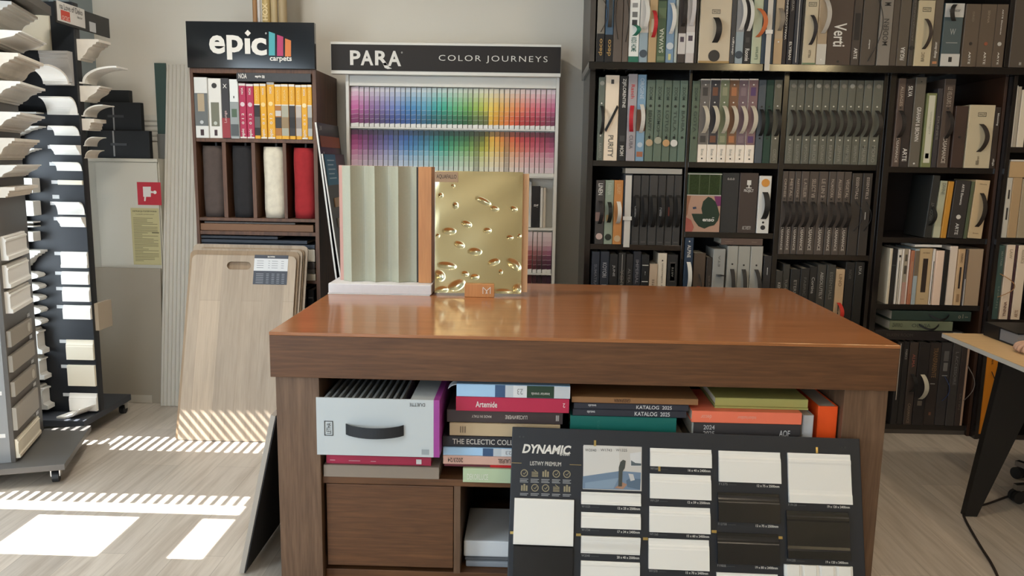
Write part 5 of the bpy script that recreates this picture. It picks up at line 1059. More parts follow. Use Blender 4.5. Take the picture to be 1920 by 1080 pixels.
# header along the side face
XH = -2.345
h0 = onX(204, 62, XH); h1 = onX(107, 8, XH)
hz0, hz1 = onX(150, 55, XH).z, onX(150, 17, XH).z
s2b('header_box', mat((36, 34, 33), .4), XS + .0005, XH, 3.99, onX(206, 62, XH).y, hz0, hz1)
c0, c1 = onX(104, 20, XH), onX(159, 40, XH)
bm = bmesh.new(); bx(bm, XH + .0002, XH + .0015, 4.0, onX(159, 40, XH).y, hz0 + .012, hz1 + .004); rel(bm, s2); sg = link('paper_sign', bm, mat((214, 212, 208), .6), s2)
ys0, ys1 = 4.0, onX(159, 40, XH).y; zc = (hz0 + hz1) / 2; hh = hz1 - hz0; o2 = Vector(s2.location)
bm = bmesh.new(); bx(bm, XH + .0015, XH + .002, ys0 + .12 * (ys1 - ys0), ys0 + .44 * (ys1 - ys0), zc - .3 * hh, zc + .16 * hh); rel(bm, s2); rs = link('red_logo', bm, mat((196, 74, 60), .6), sg)
text(sg, 'na Love of Deko', Vector((XH + .0024, ys0 + .5 * (ys1 - ys0), zc + .34 * hh)) - o2, Y, Z, .82 * (ys1 - ys0), .028, LETTER_K)
text(sg, 'orac', Vector((XH + .0026, ys0 + .28 * (ys1 - ys0), zc - .18 * hh)) - o2, Y, Z, .26 * (ys1 - ys0), .02, mat((226, 190, 180), .6))
text(sg, 'decor', Vector((XH + .0024, ys0 + .8 * (ys1 - ys0), zc + .06 * hh)) - o2, Y, Z, .2 * (ys1 - ys0), .012, LETTER_K)
yq = onX(174, 58, XH).y; bm = bmesh.new(); bx(bm, XH + .0002, XH + .0015, yq - .03, yq + .03, hz0 + .005, hz0 + .055); rel(bm, s2); link('code_tag', bm, MTAG, s2)
# samples on the front face: (x left, x right, y top, y bottom, out, kind, material, [px shift handled by depth])
front = [(38, 98, 29, 94, .012, 'flat', MC), (87, 140, 95, 160, .05, 'ogee', mat((176, 174, 172), .55)), (98, 150, 123, 160, .19, 'cove', MW), (91, 152, 181, 215, .075, 'cove', MW), (104, 154, 236, 254, .06, 'cove', MW), (105, 157, 272, 290, .05, 'ogee', MW), (108, 158, 304, 320, .045, 'cove', MW),
    (111, 160, 338, 346, .012, 'flat', MC), (110, 164, 379, 402, .05, 'cove', MW), (116, 166, 408, 425, .045, 'ogee', MW), (118, 170, 472, 501, .02, 'skirt', MW), (119, 171, 509, 532, .018, 'base', MW), (121, 173, 538, 564, .018, 'base', MW), (122, 175, 572, 597, .018, 'base', MW), (128, 180, 637, 673, .016, 'base', MC), (131, 183, 684, 722, .016, 'flat', MC), (134, 185, 737, 768, .018, 'base', MW)]
for j, (x0, x1, yt, yb, d, kind, m) in enumerate(front):
    a, b = onY(x0, yb, YS), onY(x1, yb, YS); zt = onY((x0 + x1) / 2, yt, YS).z
    h = zt - a.z
    if kind in ('cove', 'ogee'):            # overhanging pieces: their front lip is what was measured
        f = (YS - d) / YS; zt = onY((x0 + x1) / 2, yt, YS - d).z; h = zt - a.z
    yy = YS - (0.0003 if j != 2 else .052)
    a.x = max(a.x, -2.679)
    o = moulding(s2, Vector((a.x, yy, a.z)) - o2, (1, 0, 0), (0, -1, 0), min(b.x, XS - .002) - a.x, h, d, kind, m)
    if j > 3:
        bm = bmesh.new(); bx(bm, a.x - .04, a.x - .002, YS - .0015, YS - .0002, zt - .02, zt - .002); rel(bm, s2); link('code_tag', bm, MTAG, o)
p = onY(105, 369, YS); bm = bmesh.new(); bx(bm, p.x - .018, p.x + .018, YS - .0015, YS - .0002, p.z - .01, p.z + .01); rel(bm, s2); link('code_tag', bm, MTAG, s2)
# samples on its side face, seen from their ends
for (yt, yb, d, kind, m) in [(72, 112, .115, 'crown', MRAW), (122, 156, .2, 'cove', MW), (160, 190, .11, 'ogee', MRAW), (195, 218, .115, 'cove', MW), (222, 244, .065, 'steps', MRAW), (256, 274, .06, 'cove', MW), (281, 297, .045, 'cove', MRAW)]:
    px = 154 + (yt - 72) * .04; a, b = onX(px + 3, yb, XS), onX(px + 3, yt, XS)
    moulding(s2, Vector((XS + .0003, YS + .02, onY(px, yb, YS).z)) - o2, (0, 1, 0), (1, 0, 0), .12, onY(px, yt, YS).z - onY(px, yb, YS).z, d, kind, m)
q0, q1 = onX(181, 622, XS + .02), onX(181, 570, XS + .02)
moulding(s2, Vector((XS + .0003, YS + .02, q0.z)) - o2, (0, 1, 0), (1, 0, 0), .14, q1.z - q0.z, .02, 'flat', mat((186, 172, 152), .6))
# samples on the wing, ends towards the camera
for (x1, yt, yb, kind) in [(69, 210, 218, 'steps'), (74, 236, 256, 'crown'), (66, 278, 296, 'crown'), (62, 334, 362, 'flat'), (64, 377, 405, 'flat'), (66, 416, 426, 'channel'), (63, 435, 453, 'flat'), (78, 470, 504, 'crown'), (73, 511, 524, 'hex'), (75, 532, 546, 'hex'), (76, 554, 567, 'hex'), (78, 576, 590, 'hex'), (79, 598, 612, 'hex'), (80, 616, 664, 'skirt'), (84, 668, 712, 'skirt'), (90, 724, 768, 'skirt')]:
    a = onY(x1, yb, 4.08); b = onY(x1, yt, 4.08); d = max(a.x + 2.6805, .03)
    moulding(s2, Vector((-2.6803, 4.078, a.z)) - o2, (0, 1, 0), (1, 0, 0), .065, b.z - a.z, d, kind, mat((206, 204, 198), .55))
# loose cove piece lying on its base plate
bm = bmesh.new(); a = onZ(82, 772, .106); b = onZ(150, 774, .106)
pts = [(0, 0, 0), (.05, 0, .0), (.10, 0, .012), (.14, 0, .045), (.145, 0, .05), (.137, 0, .052), (.095, 0, .022), (.05, 0, .01), (0, 0, .01)]
prism(bm, [Vector((-2.52 + x * .9, 4.03, .1062 + z)) for x, y, z in pts], (.03, .10, 0)); o = link('cove_piece', bm, MW); tag(o, 'loose white curved moulding piece lying on the dark stand base', 'moulding')

# ------------------------------------------------------------------ hydrant cabinet and things on and under it
CX1 = onZ(295, 762, 0).x + .010
CABM = mat((206, 202, 188), .5)
hc = empty('hydrant_cabinet', (-2.4, 4.9, .7), 0, 'white metal fire hydrant cabinet with red sign hung on back wall', 'cabinet')
cz1, cz0 = onY(240, 297, 4.75).z, onY(240, 541, 4.75).z
parts_case(hc, [('cabinet_body', CABM, (-2.676, CX1, 4.765, 4.949, cz0, cz1)), ('door', CABM, (-2.62, CX1 - .005, 4.75, 4.7645, cz0 + .02, cz1 - .022)), ('top_lip', CABM, (-2.676, CX1, 4.745, 4.7645, cz1 - .02, cz1))])
pq = lambda x, y: onY(x, y, 4.7492)
o3 = Vector(hc.location)
bm = bmesh.new(); a, b = pq(259, 384), pq(301, 342); bx(bm, a.x, b.x, 4.7482, 4.7495, a.z, b.z); rel(bm, hc); sg = link('red_sign', bm, mat((190, 36, 52), .5), hc)
bm = bmesh.new()
prism(bm, [pq(268, 350) - o3, pq(283, 350) - o3, pq(283, 358) - o3, pq(288, 359) - o3, pq(288, 362) - o3, pq(283, 362) - o3, pq(283, 369) - o3, pq(274, 369) - o3, pq(273, 377) - o3, pq(270.5, 377) - o3, pq(271, 369) - o3, pq(269, 369) - o3], (0, -.0016, 0))
cq = pq(290.5, 360.5) - o3; cyl(bm, cq, cq + Vector((0, -.0016, 0)), .0105, 18); link('hose_symbol', bm, LETTER_W, sg)
bm = bmesh.new(); a, b = pq(251, 496), pq(320, 391); b.x = min(b.x, CX1 - .008); bx(bm, a.x, b.x, 4.7482, 4.7495, a.z, b.z); rel(bm, hc); ns_ = link('notice_sheet', bm, mat((196, 186, 138), .6), hc)
bm = bmesh.new(); w_, h_ = b.x - a.x, b.z - a.z
letters(bm, 'INSTRUKCJA POSTEPOWANIA', Vector((a.x + w_ * .5, 4.7478, b.z - h_ * .06)) - o3, X, Z, w_ * .86, .012, bold=.02)
letters(bm, 'w przypadku powstania pozaru', Vector((a.x + w_ * .5, 4.7478, b.z - h_ * .11)) - o3, X, Z, w_ * .66, .008, bold=.01)
link('lettering', bm, mat((60, 54, 40), .6), ns_)
rr = random.Random(5); bm = bmesh.new()
for i in range(30):
    z = b.z - h_ * (.18 + .026 * i); l = rr.choice([.86, .86, .5, .3, .7]); bx(bm, a.x + w_ * .07, a.x + w_ * (.07 + l), 4.7478, 4.7483, z, z + .0028)
bx(bm, a.x + w_ * .72, a.x + w_ * .97, 4.7476, 4.7483, b.z - h_ * .44, b.z - h_ * .42); rel(bm, hc); link('text_line', bm, mat((110, 102, 74), .6), ns_)
zc_ = cz1 + .0008
for i, (xr, yt, Yf, lab) in enumerate([(243, 169, 4.86, 'tallest black sample case standing on the white cabinet'), (264, 192, 4.815, 'middle black sample case on the cabinet with pale edge strip'), (280, 245, 4.77, 'lowest widest black sample case on the white cabinet')]):
    b = onY(xr, yt + 20, Yf); zt = onY(xr - 20, yt, Yf).z
    o = empty('sample_case', ((-2.66 + b.x) / 2, Yf, zc_), 0, lab, 'case', 'black cases on the hydrant cabinet'); wd = b.x + 2.66
    bm = bmesh.new(); bx(bm, -wd / 2, wd / 2, 0, .04, 0, zt - zc_, .003); link('case_shell', bm, mat((25, 26, 28), .55), o)
    bm = bmesh.new(); bx(bm, -.05, .05, -.004, -.0002, zt - zc_ - .09, zt - zc_ - .075, .001); link('clasp', bm, mat((60, 60, 62), .4), o)
    if i == 2:
        q = onY(213, 250, Yf); bm = bmesh.new(); bx(bm, q.x - (o.location.x) - .006, q.x - o.location.x + .003, -.003, -.0002, .01, .16); link('edge_strip', bm, mat((150, 150, 150), .4), o)
    if i == 1:
        q = onY(212, 200, Yf); bm = bmesh.new(); bx(bm, q.x - o.location.x - .004, q.x - o.location.x + .004, -.003, -.0002, .02, zt - zc_ - .02); link('edge_strip', bm, mat((140, 140, 140), .4), o)
# wall vent
a, b = onY(272, 264, 4.95), onY(300, 216, 4.95)
wv = empty('wall_vent', (a.x, 4.95, a.z), 0, 'small white slatted vent plate on the wall above the cabinet', 'vent')
bm = bmesh.new(); bx(bm, 0, .1, -.008, -.0005, 0, b.z - a.z, .001); link('vent_plate', bm, mat((214, 211, 202), .6), wv)
for z in (.03, .06, .09, .12): bm = bmesh.new(); bx(bm, .008, .092, -.012, -.0085, z, z + .008); link('slat', bm, mat((190, 187, 178), .6), wv)
# green framed board behind the fluted panel
gx0, gx1 = onY(292, 180, 4.925).x, CX1 - .003
gb = empty('glass_board', (gx0, 4.925, zc_), 0, 'dark green glass board standing on the cabinet behind the fluted panel', 'board')
zg = onY(296, 118, 4.925).z - zc_; zf = onY(296, 251, 4.925).z - zc_
bm = bmesh.new(); bx(bm, 0, gx1 - gx0, 0, .012, zf, zg, .001); link('glass_sheet', bm, mat((74, 92, 88), .2), gb)
bm = bmesh.new(); bx(bm, 0, gx1 - gx0, -.01, .012, 0, zf - .0005, .001); link('grey_foot', bm, mat((120, 120, 116), .5), gb)
# leaning things: plane through a floor line and a top line
def leaning(name, m, x0, x1, y_floor, y_top, z_top, thick, label, cat, parts=None, group=None, z0=0.0, rot=0, corner=0):
    """board of thickness THICK whose front face runs from (y_floor, z0) to (y_top, z_top); local X along, local Z up its face, local Y into its back"""
    a = math.atan2(y_top - y_floor, z_top - z0); L = math.hypot(y_top - y_floor, z_top - z0)
    o = bpy.data.objects.new(name, None)
    bm = bmesh.new(); w_ = x1 - x0
    if corner:
        r = corner; pts = [(-w_ / 2, 0, 0), (w_ / 2, 0, 0)] + [(w_ / 2 - r + r * math.sin(t), 0, L - r + r * math.cos(t)) for t in [math.pi / 2 * (6 - i) / 6 for i in range(7)]] + [(-w_ / 2 + r - r * math.sin(t), 0, L - r + r * math.cos(t)) for t in [math.pi / 2 * i / 6 for i in range(7)]]
        prism(bm, pts, (0, thick, 0))
    else: bx(bm, -w_ / 2, w_ / 2, 0, thick, 0, L, .001)
    bpy.data.objects.remove(o)
    o = link(name, bm, m); o.location = ((x0 + x1) / 2, y_floor, z0 + thick * math.sin(a)); o.rotation_euler = (-a, 0, rot)
    tag(o, label, cat, group); return o, L, a
# fluted wall panel
fx0, fx1 = onZ(295, 762, 0).x + .016, onZ(295, 762, 0).x + .231
FLM = mat((206, 200, 188), .55)
a_ = math.atan2(.31, 2.05); L_ = math.hypot(.31, 2.05)
bm = bmesh.new(); n = 9; pts = []
for i in range(n):
    x = i / n * .215
    pts += [(x, 0, 0), (x + .004, -.007, 0), (x + .215 / n * .62, -.007, 0), (x + .215 / n * .62 + .004, 0, 0)]
pts += [(.215, 0, 0), (.215, .008, 0), (0, .008, 0)]
prism(bm, pts, (0, 0, L_)); o = link('fluted_panel', bm, FLM); o.location = (fx0, 4.61, .0025); o.rotation_euler = (-a_, 0, 0); tag(o, 'tall cream fluted panel leaning on the wall beside carpet shelf', 'panel')
gp, L2, a2 = leaning('wall_panel', mat((158, 148, 132), .6, noise=.03, nscale=5), onZ(190, 745, 0).x, CX1, 4.66, 4.715, onY(250, 502, 4.735).z, .012, 'plain taupe panel leaning below the white cabinet', 'panel')
bm = bmesh.new(); bx(bm, -.15, .15, -.003, -.0002, .002, .05); link('foot_strip', bm, mat((186, 178, 164), .6), gp)

# plank sample boards leaning against the carpet shelf
OAK = wood((154, 137, 118), (180, 163, 143), 'Z', .5, .7, planks=(1.2, .115, .0008), k=1.02, rings=1.2)
OAK2 = wood((130, 108, 84), (158, 134, 106), 'Z', .5, .7, k=1.0, rings=1.2)
bxl, bxr = onZ(331, 827, 0).x, onZ(534, 831, 0).x
for i in range(5):
    dy = .019 * i; sh = (0, .012, .024, .03, .045)[i] * .9; up = (0, .022, .03, .034, .05)[i]; lf = (0, -.02, .0, .01, -.03)[i]
    m = OAK if i == 0 else (OAK2 if i % 2 else OAK)
    o, L, al = leaning('plank_board', m, bxl + (lf if i else 0), bxr + sh, 4.03 + dy, 4.03 + dy + .3057 * (.965 + up), .965 + up, .012, ('pale oak plank board with hand hole and white label, front of the stack' if i == 0 else f'oak plank board, {ORD[i]} from the front of the leaning stack'), 'board', group='plank boards leaning on the carpet shelf', corner=.03)
    if i == 0:
        mwv = o.matrix_basis.copy(); mwv = Matrix.Translation(o.location) @ o.rotation_euler.to_matrix().to_4x4(); inv = mwv.inverted(); nn = mwv.to_3x3() @ Vector((0, -1, 0))
        H = lambda px, py: inv @ hit(px, py, o.location, nn)
        a, b = H(425, 505), H(471, 491); r = (b.z - a.z) / 2
        bm = bmesh.new(); pp = [(b.x - r + r * math.sin(t), 0, a.z + r + r * math.cos(t)) for t in [math.pi * k / 10 for k in range(11)]] + [(a.x + r - r * math.sin(t), 0, a.z + r - r * math.cos(t)) for t in [math.pi * k / 10 for k in range(11)]]
        cb = bmesh.new(); prism(cb, [Vector(q) + Vector((0, -.01, 0)) for q in pp], (0, .05, 0)); cut = link('cutter', cb, m)
        cut.matrix_world = mwv; md = o.modifiers.new('hole', 'BOOLEAN'); md.object = cut; md.operation = 'DIFFERENCE'; md.solver = 'EXACT'
        bpy.context.view_layer.update(); me = bpy.data.meshes.new_from_object(o.evaluated_get(bpy.context.evaluated_depsgraph_get())); o.modifiers.clear(); o.data = me; bpy.data.objects.remove(cut); bm.free()
        a, b = H(474, 533), H(541, 479)
        lw, lh = b.x - a.x, b.z - a.z
        bm = bmesh.new(); bx(bm, a.x, b.x, -.001, -.0001, a.z, b.z); lb = link('paper_label', bm, mat((214, 216, 218), .5), o)
        for z0_, z1_ in ((.88, 1.0), (0, .46)):
            bm = bmesh.new(); bx(bm, a.x, b.x, -.0016, -.001, a.z + lh * z0_, a.z + lh * z1_); link('slate_band', bm, mat((66, 70, 80), .5), lb)
        text(lb, 'BAUWERK', (a.x + lw * .5, -.002, a.z + lh * .94), X, Z, lw * .22, .009, LETTER_W, bold=.02)
        bm = bmesh.new()
        for j in range(4):
            for u0, u1 in ((.08, .28), (.42, .47), (.52, .7), (.8, .88)): bx(bm, a.x + lw * u0, a.x + lw * u1, -.0013, -.0008, a.z + lh * (.56 + .075 * j), a.z + lh * (.575 + .075 * j))
        link('text_line', bm, mat((120, 124, 130), .6), lb)
        bm = bmesh.new()
        for j in range(6):
            for u0, u1 in ((.08, .3), (.38, .46), (.54, .62), (.69, .77), (.84, .92)): bx(bm, a.x + lw * u0, a.x + lw * u1, -.0022, -.0015, a.z + lh * (.05 + .06 * j), a.z + lh * (.062 + .06 * j))
        link('text_line', bm, mat((170, 176, 184), .6), lb)
# floor board leaning on the table's side, seen from its end
pa, pb = onY(457, 1080, 2.67), onY(517, 781, 2.67)
ang = math.atan2(pb.x - pa.x, pb.z - pa.z); L = (TZ - .17 - .0) and math.hypot(pb.x - pa.x, pb.z - pa.z) + (pa.z / math.cos(ang))
bm = bmesh.new(); bx(bm, -.018, 0, 0, 1.05, 0, L - .004, .001); o = link('floor_board', bm, [mat((176, 168, 158), .5)]); xf = pa.x - math.tan(ang) * pa.z
bm = bmesh.new(); bx(bm, .0002, .004, .002, 1.048, .002, L - .008); bk = link('dark_backing', bm, mat((40, 40, 42), .7), o)
dxs = TX0 + .012 - (pa.x + math.tan(ang) * (L * math.cos(ang) - pa.z)) - .006
o.location = (xf + min(dxs, 0), 2.67, .001 + .018 * math.sin(ang)); o.rotation_euler = (0, ang, 0); tag(o, 'pale floor board with dark back leaning against table side', 'board')

# ------------------------------------------------------------------ dark flooring sample boards beside the carpet shelf
def side_board(pt, pb, Yn, Yf, m, thick, label, yoff=0.0):
    """board leaning left: near edge from photographed top PT to PB (at depth Yn), its face looks right"""
    T, B = onY(*pt, Yn), onY(*pb, Yn)
    d = (T - B).normalized(); L = (T.z) / d.z; F = T - d * L
    a = math.atan2(-d.x, d.z)
    bm = bmesh.new(); bx(bm, -thick, 0, 0, Yf - Yn, 0, L - .002, .0008); o = link('flooring_sample_board', bm, m)
    o.location = F + Vector((0, 0, .002 + thick * abs(math.sin(a)) * 0)); o.rotation_euler = (0, -a, 0); tag(o, label, 'board'); return o, L, a
BLK = mat((40, 36, 35), .4)
ob, Lb, ab = side_board((593, 229), (633, 531), 4.22, 4.69, BLK, .008, 'tall black flooring sample board with white edge leaning on carpet shelf')
EDGE = mat((220, 218, 212), .5)
bm = bmesh.new(); bx(bm, -.008, .0005, -.003, -.0003, 0, Lb - .003); link('edge_strip', bm, EDGE, ob)
def on_board(z0, z1, y0, y1, c, nm, par=ob, t=.002, x=0.0002): bm = bmesh.new(); bx(bm, x, x + t, y0, y1, z0, z1); return link(nm, bm, mat(c, .5), par)
W3 = .46
on_board(Lb - .13, Lb - .07, .03, W3 - .01, (150, 84, 48), 'printed_band'); on_board(Lb - .36, Lb - .29, .03, W3 - .01, (120, 66, 48), 'printed_band')
text(ob, 'LW', (.0024, .06, Lb - .03), Y, Z, .05, .025, LETTER_W); text(ob, 'kzo', (.0024, .12, Lb - .18), Y, Z, .12, .05, LETTER_W, bold=.01); text(ob, 'Mono', (.0024, .31, Lb - .18), Y, Z, .14, .05, mat((90, 88, 86), .5))
text(ob, 'Bound & Stone', (.0024, .14, Lb - .24), Y, Z, .2, .02, LETTER_W)
ob2, Lb2, ab2 = side_board((605, 288), (642, 535), 4.205, 4.675, mat((32, 30, 30), .45), .006, 'shorter black board of wood strips in front of the tall one')
bm = bmesh.new(); bx(bm, -.006, .001, -.008, -.0003, 0, Lb2 - .003); link('edge_strip', bm, EDGE, ob2)
lf = on_board(Lb2 - .17, Lb2 - .005, .02, .25, (40, 110, 142), 'blue_leaflet', ob2)
for k in range(5): on_board(Lb2 - .04 - .024 * k, Lb2 - .034 - .024 * k, .06, .21 - .03 * (k % 2), (170, 200, 214), 'text_line', lf, .0006, .0026)
for k, (c, zz) in enumerate([((172, 140, 104), .24), ((120, 112, 98), .35), ((100, 92, 84), .46), ((62, 56, 52), .56), ((150, 84, 52), .68), ((112, 52, 46), .76), ((60, 52, 50), .85)]):
    on_board(Lb2 - zz - .05, Lb2 - zz, .09, W3 - .006, c, 'wood_strip', ob2, .005)

# ------------------------------------------------------------------ samples standing on the table top
TT = TZ
def tz(px, py): return onZ(px, py, TT)
p0, p1 = tz(615, 551.5), tz(809, 554.5)
Yb = (p0.y + p1.y) / 2; bxa, bxb = p0.x, p1.x; bd = .20
bz1 = onY(712, 528, Yb).z
ter = mat((222, 220, 222), .6, noise=.05, nscale=60)
pb_ = empty('wave_panel_display', ((bxa + bxb) / 2, Yb, TT), 0, 'white stone base on the table holding a wavy sage green sample panel', 'sample display')
bm = bmesh.new(); bx(bm, bxa, bxb, Yb, Yb + bd, TT + .004, bz1 - .012, .004); rel(bm, pb_); link('stone_base', bm, ter, pb_)
bm = bmesh.new(); bx(bm, bxa - .002, bxb - .006, Yb - .002, Yb + bd, TT + .0006, TT + .0038); rel(bm, pb_); link('base_sheet', bm, mat((232, 230, 228), .5), pb_)
Yw = Yb + .075; zb0 = bz1 - .0115
wx0, wx1 = onY(642, 420, Yw).x, onY(781, 420, Yw).x; wz1 = onY(712, 311.5, Yw).z
seg = [onY(x, 420, Yw).x for x in (642, 660, 705, 748.5, 781)]
pts = []
offs = [-.0, 0, 0, 0]
for i in range(4):
    a, b = seg[i], seg[i + 1]; full = .062
    for k in range(13):
        f = k / 12; u = f
        if i == 0: u = .6 + .4 * f
        if i == 3: u = .75 * f
        pts.append((a + (b - a) * f, Yw - .034 * abs(2 * u - 1) ** 1.7 + .012, zb0))
pts += [(wx1, Yw + .028, zb0), (wx0, Yw + .028, zb0)]
bm = bmesh.new(); prism(bm, pts, (0, 0, wz1 - zb0)); rel(bm, pb_)
SAGEP = mat((164, 164, 145), .5, noise=.06, nscale=120, k=1.1)
link('wave_panel', bm, SAGEP, pb_)
bm = bmesh.new(); bx(bm, onY(637, 420, Yw + .03).x, wx1 - .02, Yw + .0285, Yw + .045, zb0, wz1 + .001); rel(bm, pb_); link('pink_panel', bm, mat((206, 158, 146), .55), pb_)
bm = bmesh.new(); bx(bm, wx1 + .0003, onY(784, 420, Yw).x, Yw, Yw + .04, zb0, wz1 - .002); rel(bm, pb_); link('gap_shade', bm, mat((46, 42, 40), .6), pb_)  # dark strip standing in for the shaded gap before the wood block
OR = wood((176, 112, 62), (206, 144, 88), 'Z', .45, .8, k=1.0, rings=1.0)
ox0, ox1 = onY(784.5, 420, Yw - .01).x, onY(805.5, 420, Yw - .01).x
bm = bmesh.new(); bx(bm, ox0, ox1 + .008, Yw - .012, Yw + .11, zb0, onY(795, 313, Yw).z, .001); rel(bm, pb_); link('wood_block', bm, OR, pb_)
# hammered gold panel
Yg = tz(898, 556).y + .012
g0, g1 = onY(815.5, 548, Yg), onY(977, 548, Yg); gt = onY(898, 321.5, Yg + .03)
gp_ = empty('hammered_panel', ((g0.x + g1.x) / 2, Yg, TT), 0.03, 'hammered gold metal panel in a small wood foot on the table', 'sample display')
gw = g1.x - g0.x; gz0 = g0.z - TT; gh = math.hypot(gt.z - g0.z, .03); ga = math.atan2(.03, gt.z - g0.z)
dents = [(.06, .80, .025, .02, .4), (.23, .72, .03, .026, .2), (.55, .76, .10, .022, -.45), (.68, .70, .05, .02, -.3), (.90, .70, .045, .02, -.4), (.36, .57, .06, .025, -.35), (.60, .52, .045, .022, -.1), (.16, .51, .08, .028, .0), (.86, .465, .04, .018, -.1), (.97, .48, .022, .016, 0), (.28, .40, .06, .025, -.4), (.46, .345, .08, .03, -.05), (.14, .225, .11, .03, -.12), (.68, .26, .07, .026, .3), (.92, .24, .11, .04, -.6), (.76, .18, .02, .018, 0), (.35, .16, .04, .02, -.2), (.46, .135, .05, .022, .1), (.05, .14, .06, .05, .8), (.25, .06, .11, .04, .5), (.08, .02, .09, .03, .2), (.80, .015, .10, .022, -.05), (.96, .04, .06, .04, .3), (.2, .88, .02, .01, -.3), (.03, .47, .02, .015, 0)]
NX, NZ = 150, 210
bm = bmesh.new(); grid = []
for j in range(NZ + 1):
    row = []
    for i in range(NX + 1):
        u, v = i / NX, j / NZ; dep = .0012 * math.sin(7 * u + 3 * math.sin(4 * v)) * math.sin(6 * v + 2)
        for cu, cv, ra, rb, an in dents:
            dx, dy = (u - cu) * gw, (v - cv) * gh; c_, s_ = math.cos(an), math.sin(an); q = ((dx * c_ + dy * s_) / (ra * gw * 1.1)) ** 2 + ((-dx * s_ + dy * c_) / (rb * gh * 1.1)) ** 2
            if q < 1: dep += .0055 * (1 - q) ** 2
        edge = min(1, min(u, 1 - u) * 20, min(v, 1 - v) * 25)
        row.append(bm.verts.new(((u - .5) * gw, dep * (.25 + .75 * edge) - .004, v * gh)))
    grid.append(row)
for j in range(NZ):
    for i in range(NX): bm.faces.new((grid[j][i], grid[j][i + 1], grid[j + 1][i + 1], grid[j + 1][i]))
GOLDM = mat((212, 200, 158), .14, 1.0)
def lean_part(o): o.location = (0, 0, gz0); o.rotation_euler = (-ga, 0, 0); return o
sheet = lean_part(link('gold_sheet', bm, GOLDM, gp_, smooth=True))
bm = bmesh.new(); bx(bm, -gw / 2, gw / 2, .009, .014, 0, gh); lean_part(link('core_board', bm, mat((60, 56, 52), .6), gp_))
bm = bmesh.new(); bx(bm, -gw / 2 + .01, gw / 2 + .027, .0145, .034, .006, gh - .006); lean_part(link('wood_backing', bm, wood((196, 150, 108), (216, 172, 128), 'Z', .5, .8, k=1.0, rings=.8), gp_))
bm = bmesh.new(); bx(bm, -gw / 2 - .002, -gw / 2 + .098, -.012, -.0055, gh - .048, gh - .004); tg = lean_part(link('name_plate', bm, mat((168, 138, 108), .55), gp_))
text(tg, 'AQUAFALLO', (-gw / 2 + .048, -.0125, gh - .026), X, Z, .086, .02, LETTER_K)
a, b = tz(870.5, 557), tz(926, 557.3); fz = onY(898, 533, a.y).z - TT
bm = bmesh.new(); fx = Vector(gp_.location)
bx(bm, a.x, b.x, a.y, Yg - .008, TT + .0006, TT + fz, .002); bx(bm, a.x, b.x, Yg - .0079, Yg + .1, TT + .0006, TT + .012, 0); rel(bm, gp_)
ft = link('wood_foot', bm, OR, gp_)
lc = onY(912, 545, a.y - .001) - fx
bm = bmesh.new()
q = .016
for s0 in ((-1, -1), (1, -1)):
    pts = [(s0[0] * q, 0, -q * .9), (s0[0] * q, 0, q * .9), (0, 0, -q * .1), (s0[0] * q * .2, 0, -q * .9)]
    for u0, u1 in zip(pts, pts[1:]): cyl(bm, lc + Vector(u0), lc + Vector(u1), .0016, 6)
link('logo', bm, LETTER_W, ft)

# ------------------------------------------------------------------ black moulding board leaning on the table front
DT = 2.612; zt_ = onY(1280, 812, DT).z; DB = 2.40
da = math.atan2(DT - DB, zt_); dL = math.hypot(DT - DB, zt_) - .014
dn = Vector((0, -math.cos(da), math.sin(da)))
dx0 = hit(957, 803, (0, DT, zt_), dn).x; dx1 = hit(1607, 823, (0, DT, zt_), dn).x; dxc = (dx0 + dx1) / 2
bm = bmesh.new(); bx(bm, dx0 - dxc, dx1 - dxc, 0, .02, 0, dL, .003)
db = link('moulding_board', bm, NAVY); db.location = (dxc, DB, .02 * math.sin(da) + .0005); db.location.z += .009; db.rotation_euler = (Matrix.Rotation(-da, 3, 'X') @ Matrix.Rotation(.0108, 3, 'Y')).to_euler()
tag(db, 'large black display board of white mouldings leaning on the table front', 'display board')
dm = Matrix.Translation(db.location) @ db.rotation_euler.to_matrix().to_4x4(); dmi = dm.inverted(); dn = dm.to_3x3() @ Vector((0, -1, 0))
D = lambda px, py: dmi @ hit(px, py, db.location, dn)
def dbx(nm, px0, px1, py0, py1, t, m, par=db, y=-.0003, bev=0):
    a, b = D((px0 + px1) / 2, py1), D((px0 + px1) / 2, py0); l, r = D(px0, (py0 + py1) / 2), D(px1, (py0 + py1) / 2)
    bm = bmesh.new(); bx(bm, l.x, r.x, y - t, y, a.z, b.z, bev); return link(nm, bm, m, par)
def dmould(px0, px1, py0, py1, d, kind, m=MW, label=None):
    a, b = D((px0 + px1) / 2, py1), D((px0 + px1) / 2, py0); l, r = D(px0, (py0 + py1) / 2), D(px1, (py0 + py1) / 2)
    o = moulding(db, (l.x, -.0003, a.z), (1, 0, 0), (0, -1, 0), r.x - l.x, b.z - a.z, d, kind, m)
    return o
def dtext(s, px, py, wpx, hpx, m, par=db, y=-.0012, **kw):
    c = D(px, py); k = D(px + 50, py).x - D(px - 50, py).x
    return text(par, s, (c.x, y, c.z), X, Z, wpx * k / 100, hpx * k / 100 if hpx else None, m, **kw)
dtext('DYNAMIC', 1025, 842.5, 92, 17, LETTER_W, bold=.035, shear=.25)
dtext('Decor', 1060, 850.5, 20, 8, LETTER_W, shear=.3)
dtext('LISTWY PREMIUM', 1023, 869.5, 58, 7.5, LETTER_W)
GL_ = mat((176, 150, 92), .4)
dbx('gold_line', 959, 978, 867.6, 868.4, .0006, GL_); dbx('gold_line', 1068, 1090, 871.2, 872, .0006, GL_)
IC = mat((150, 140, 112), .6)
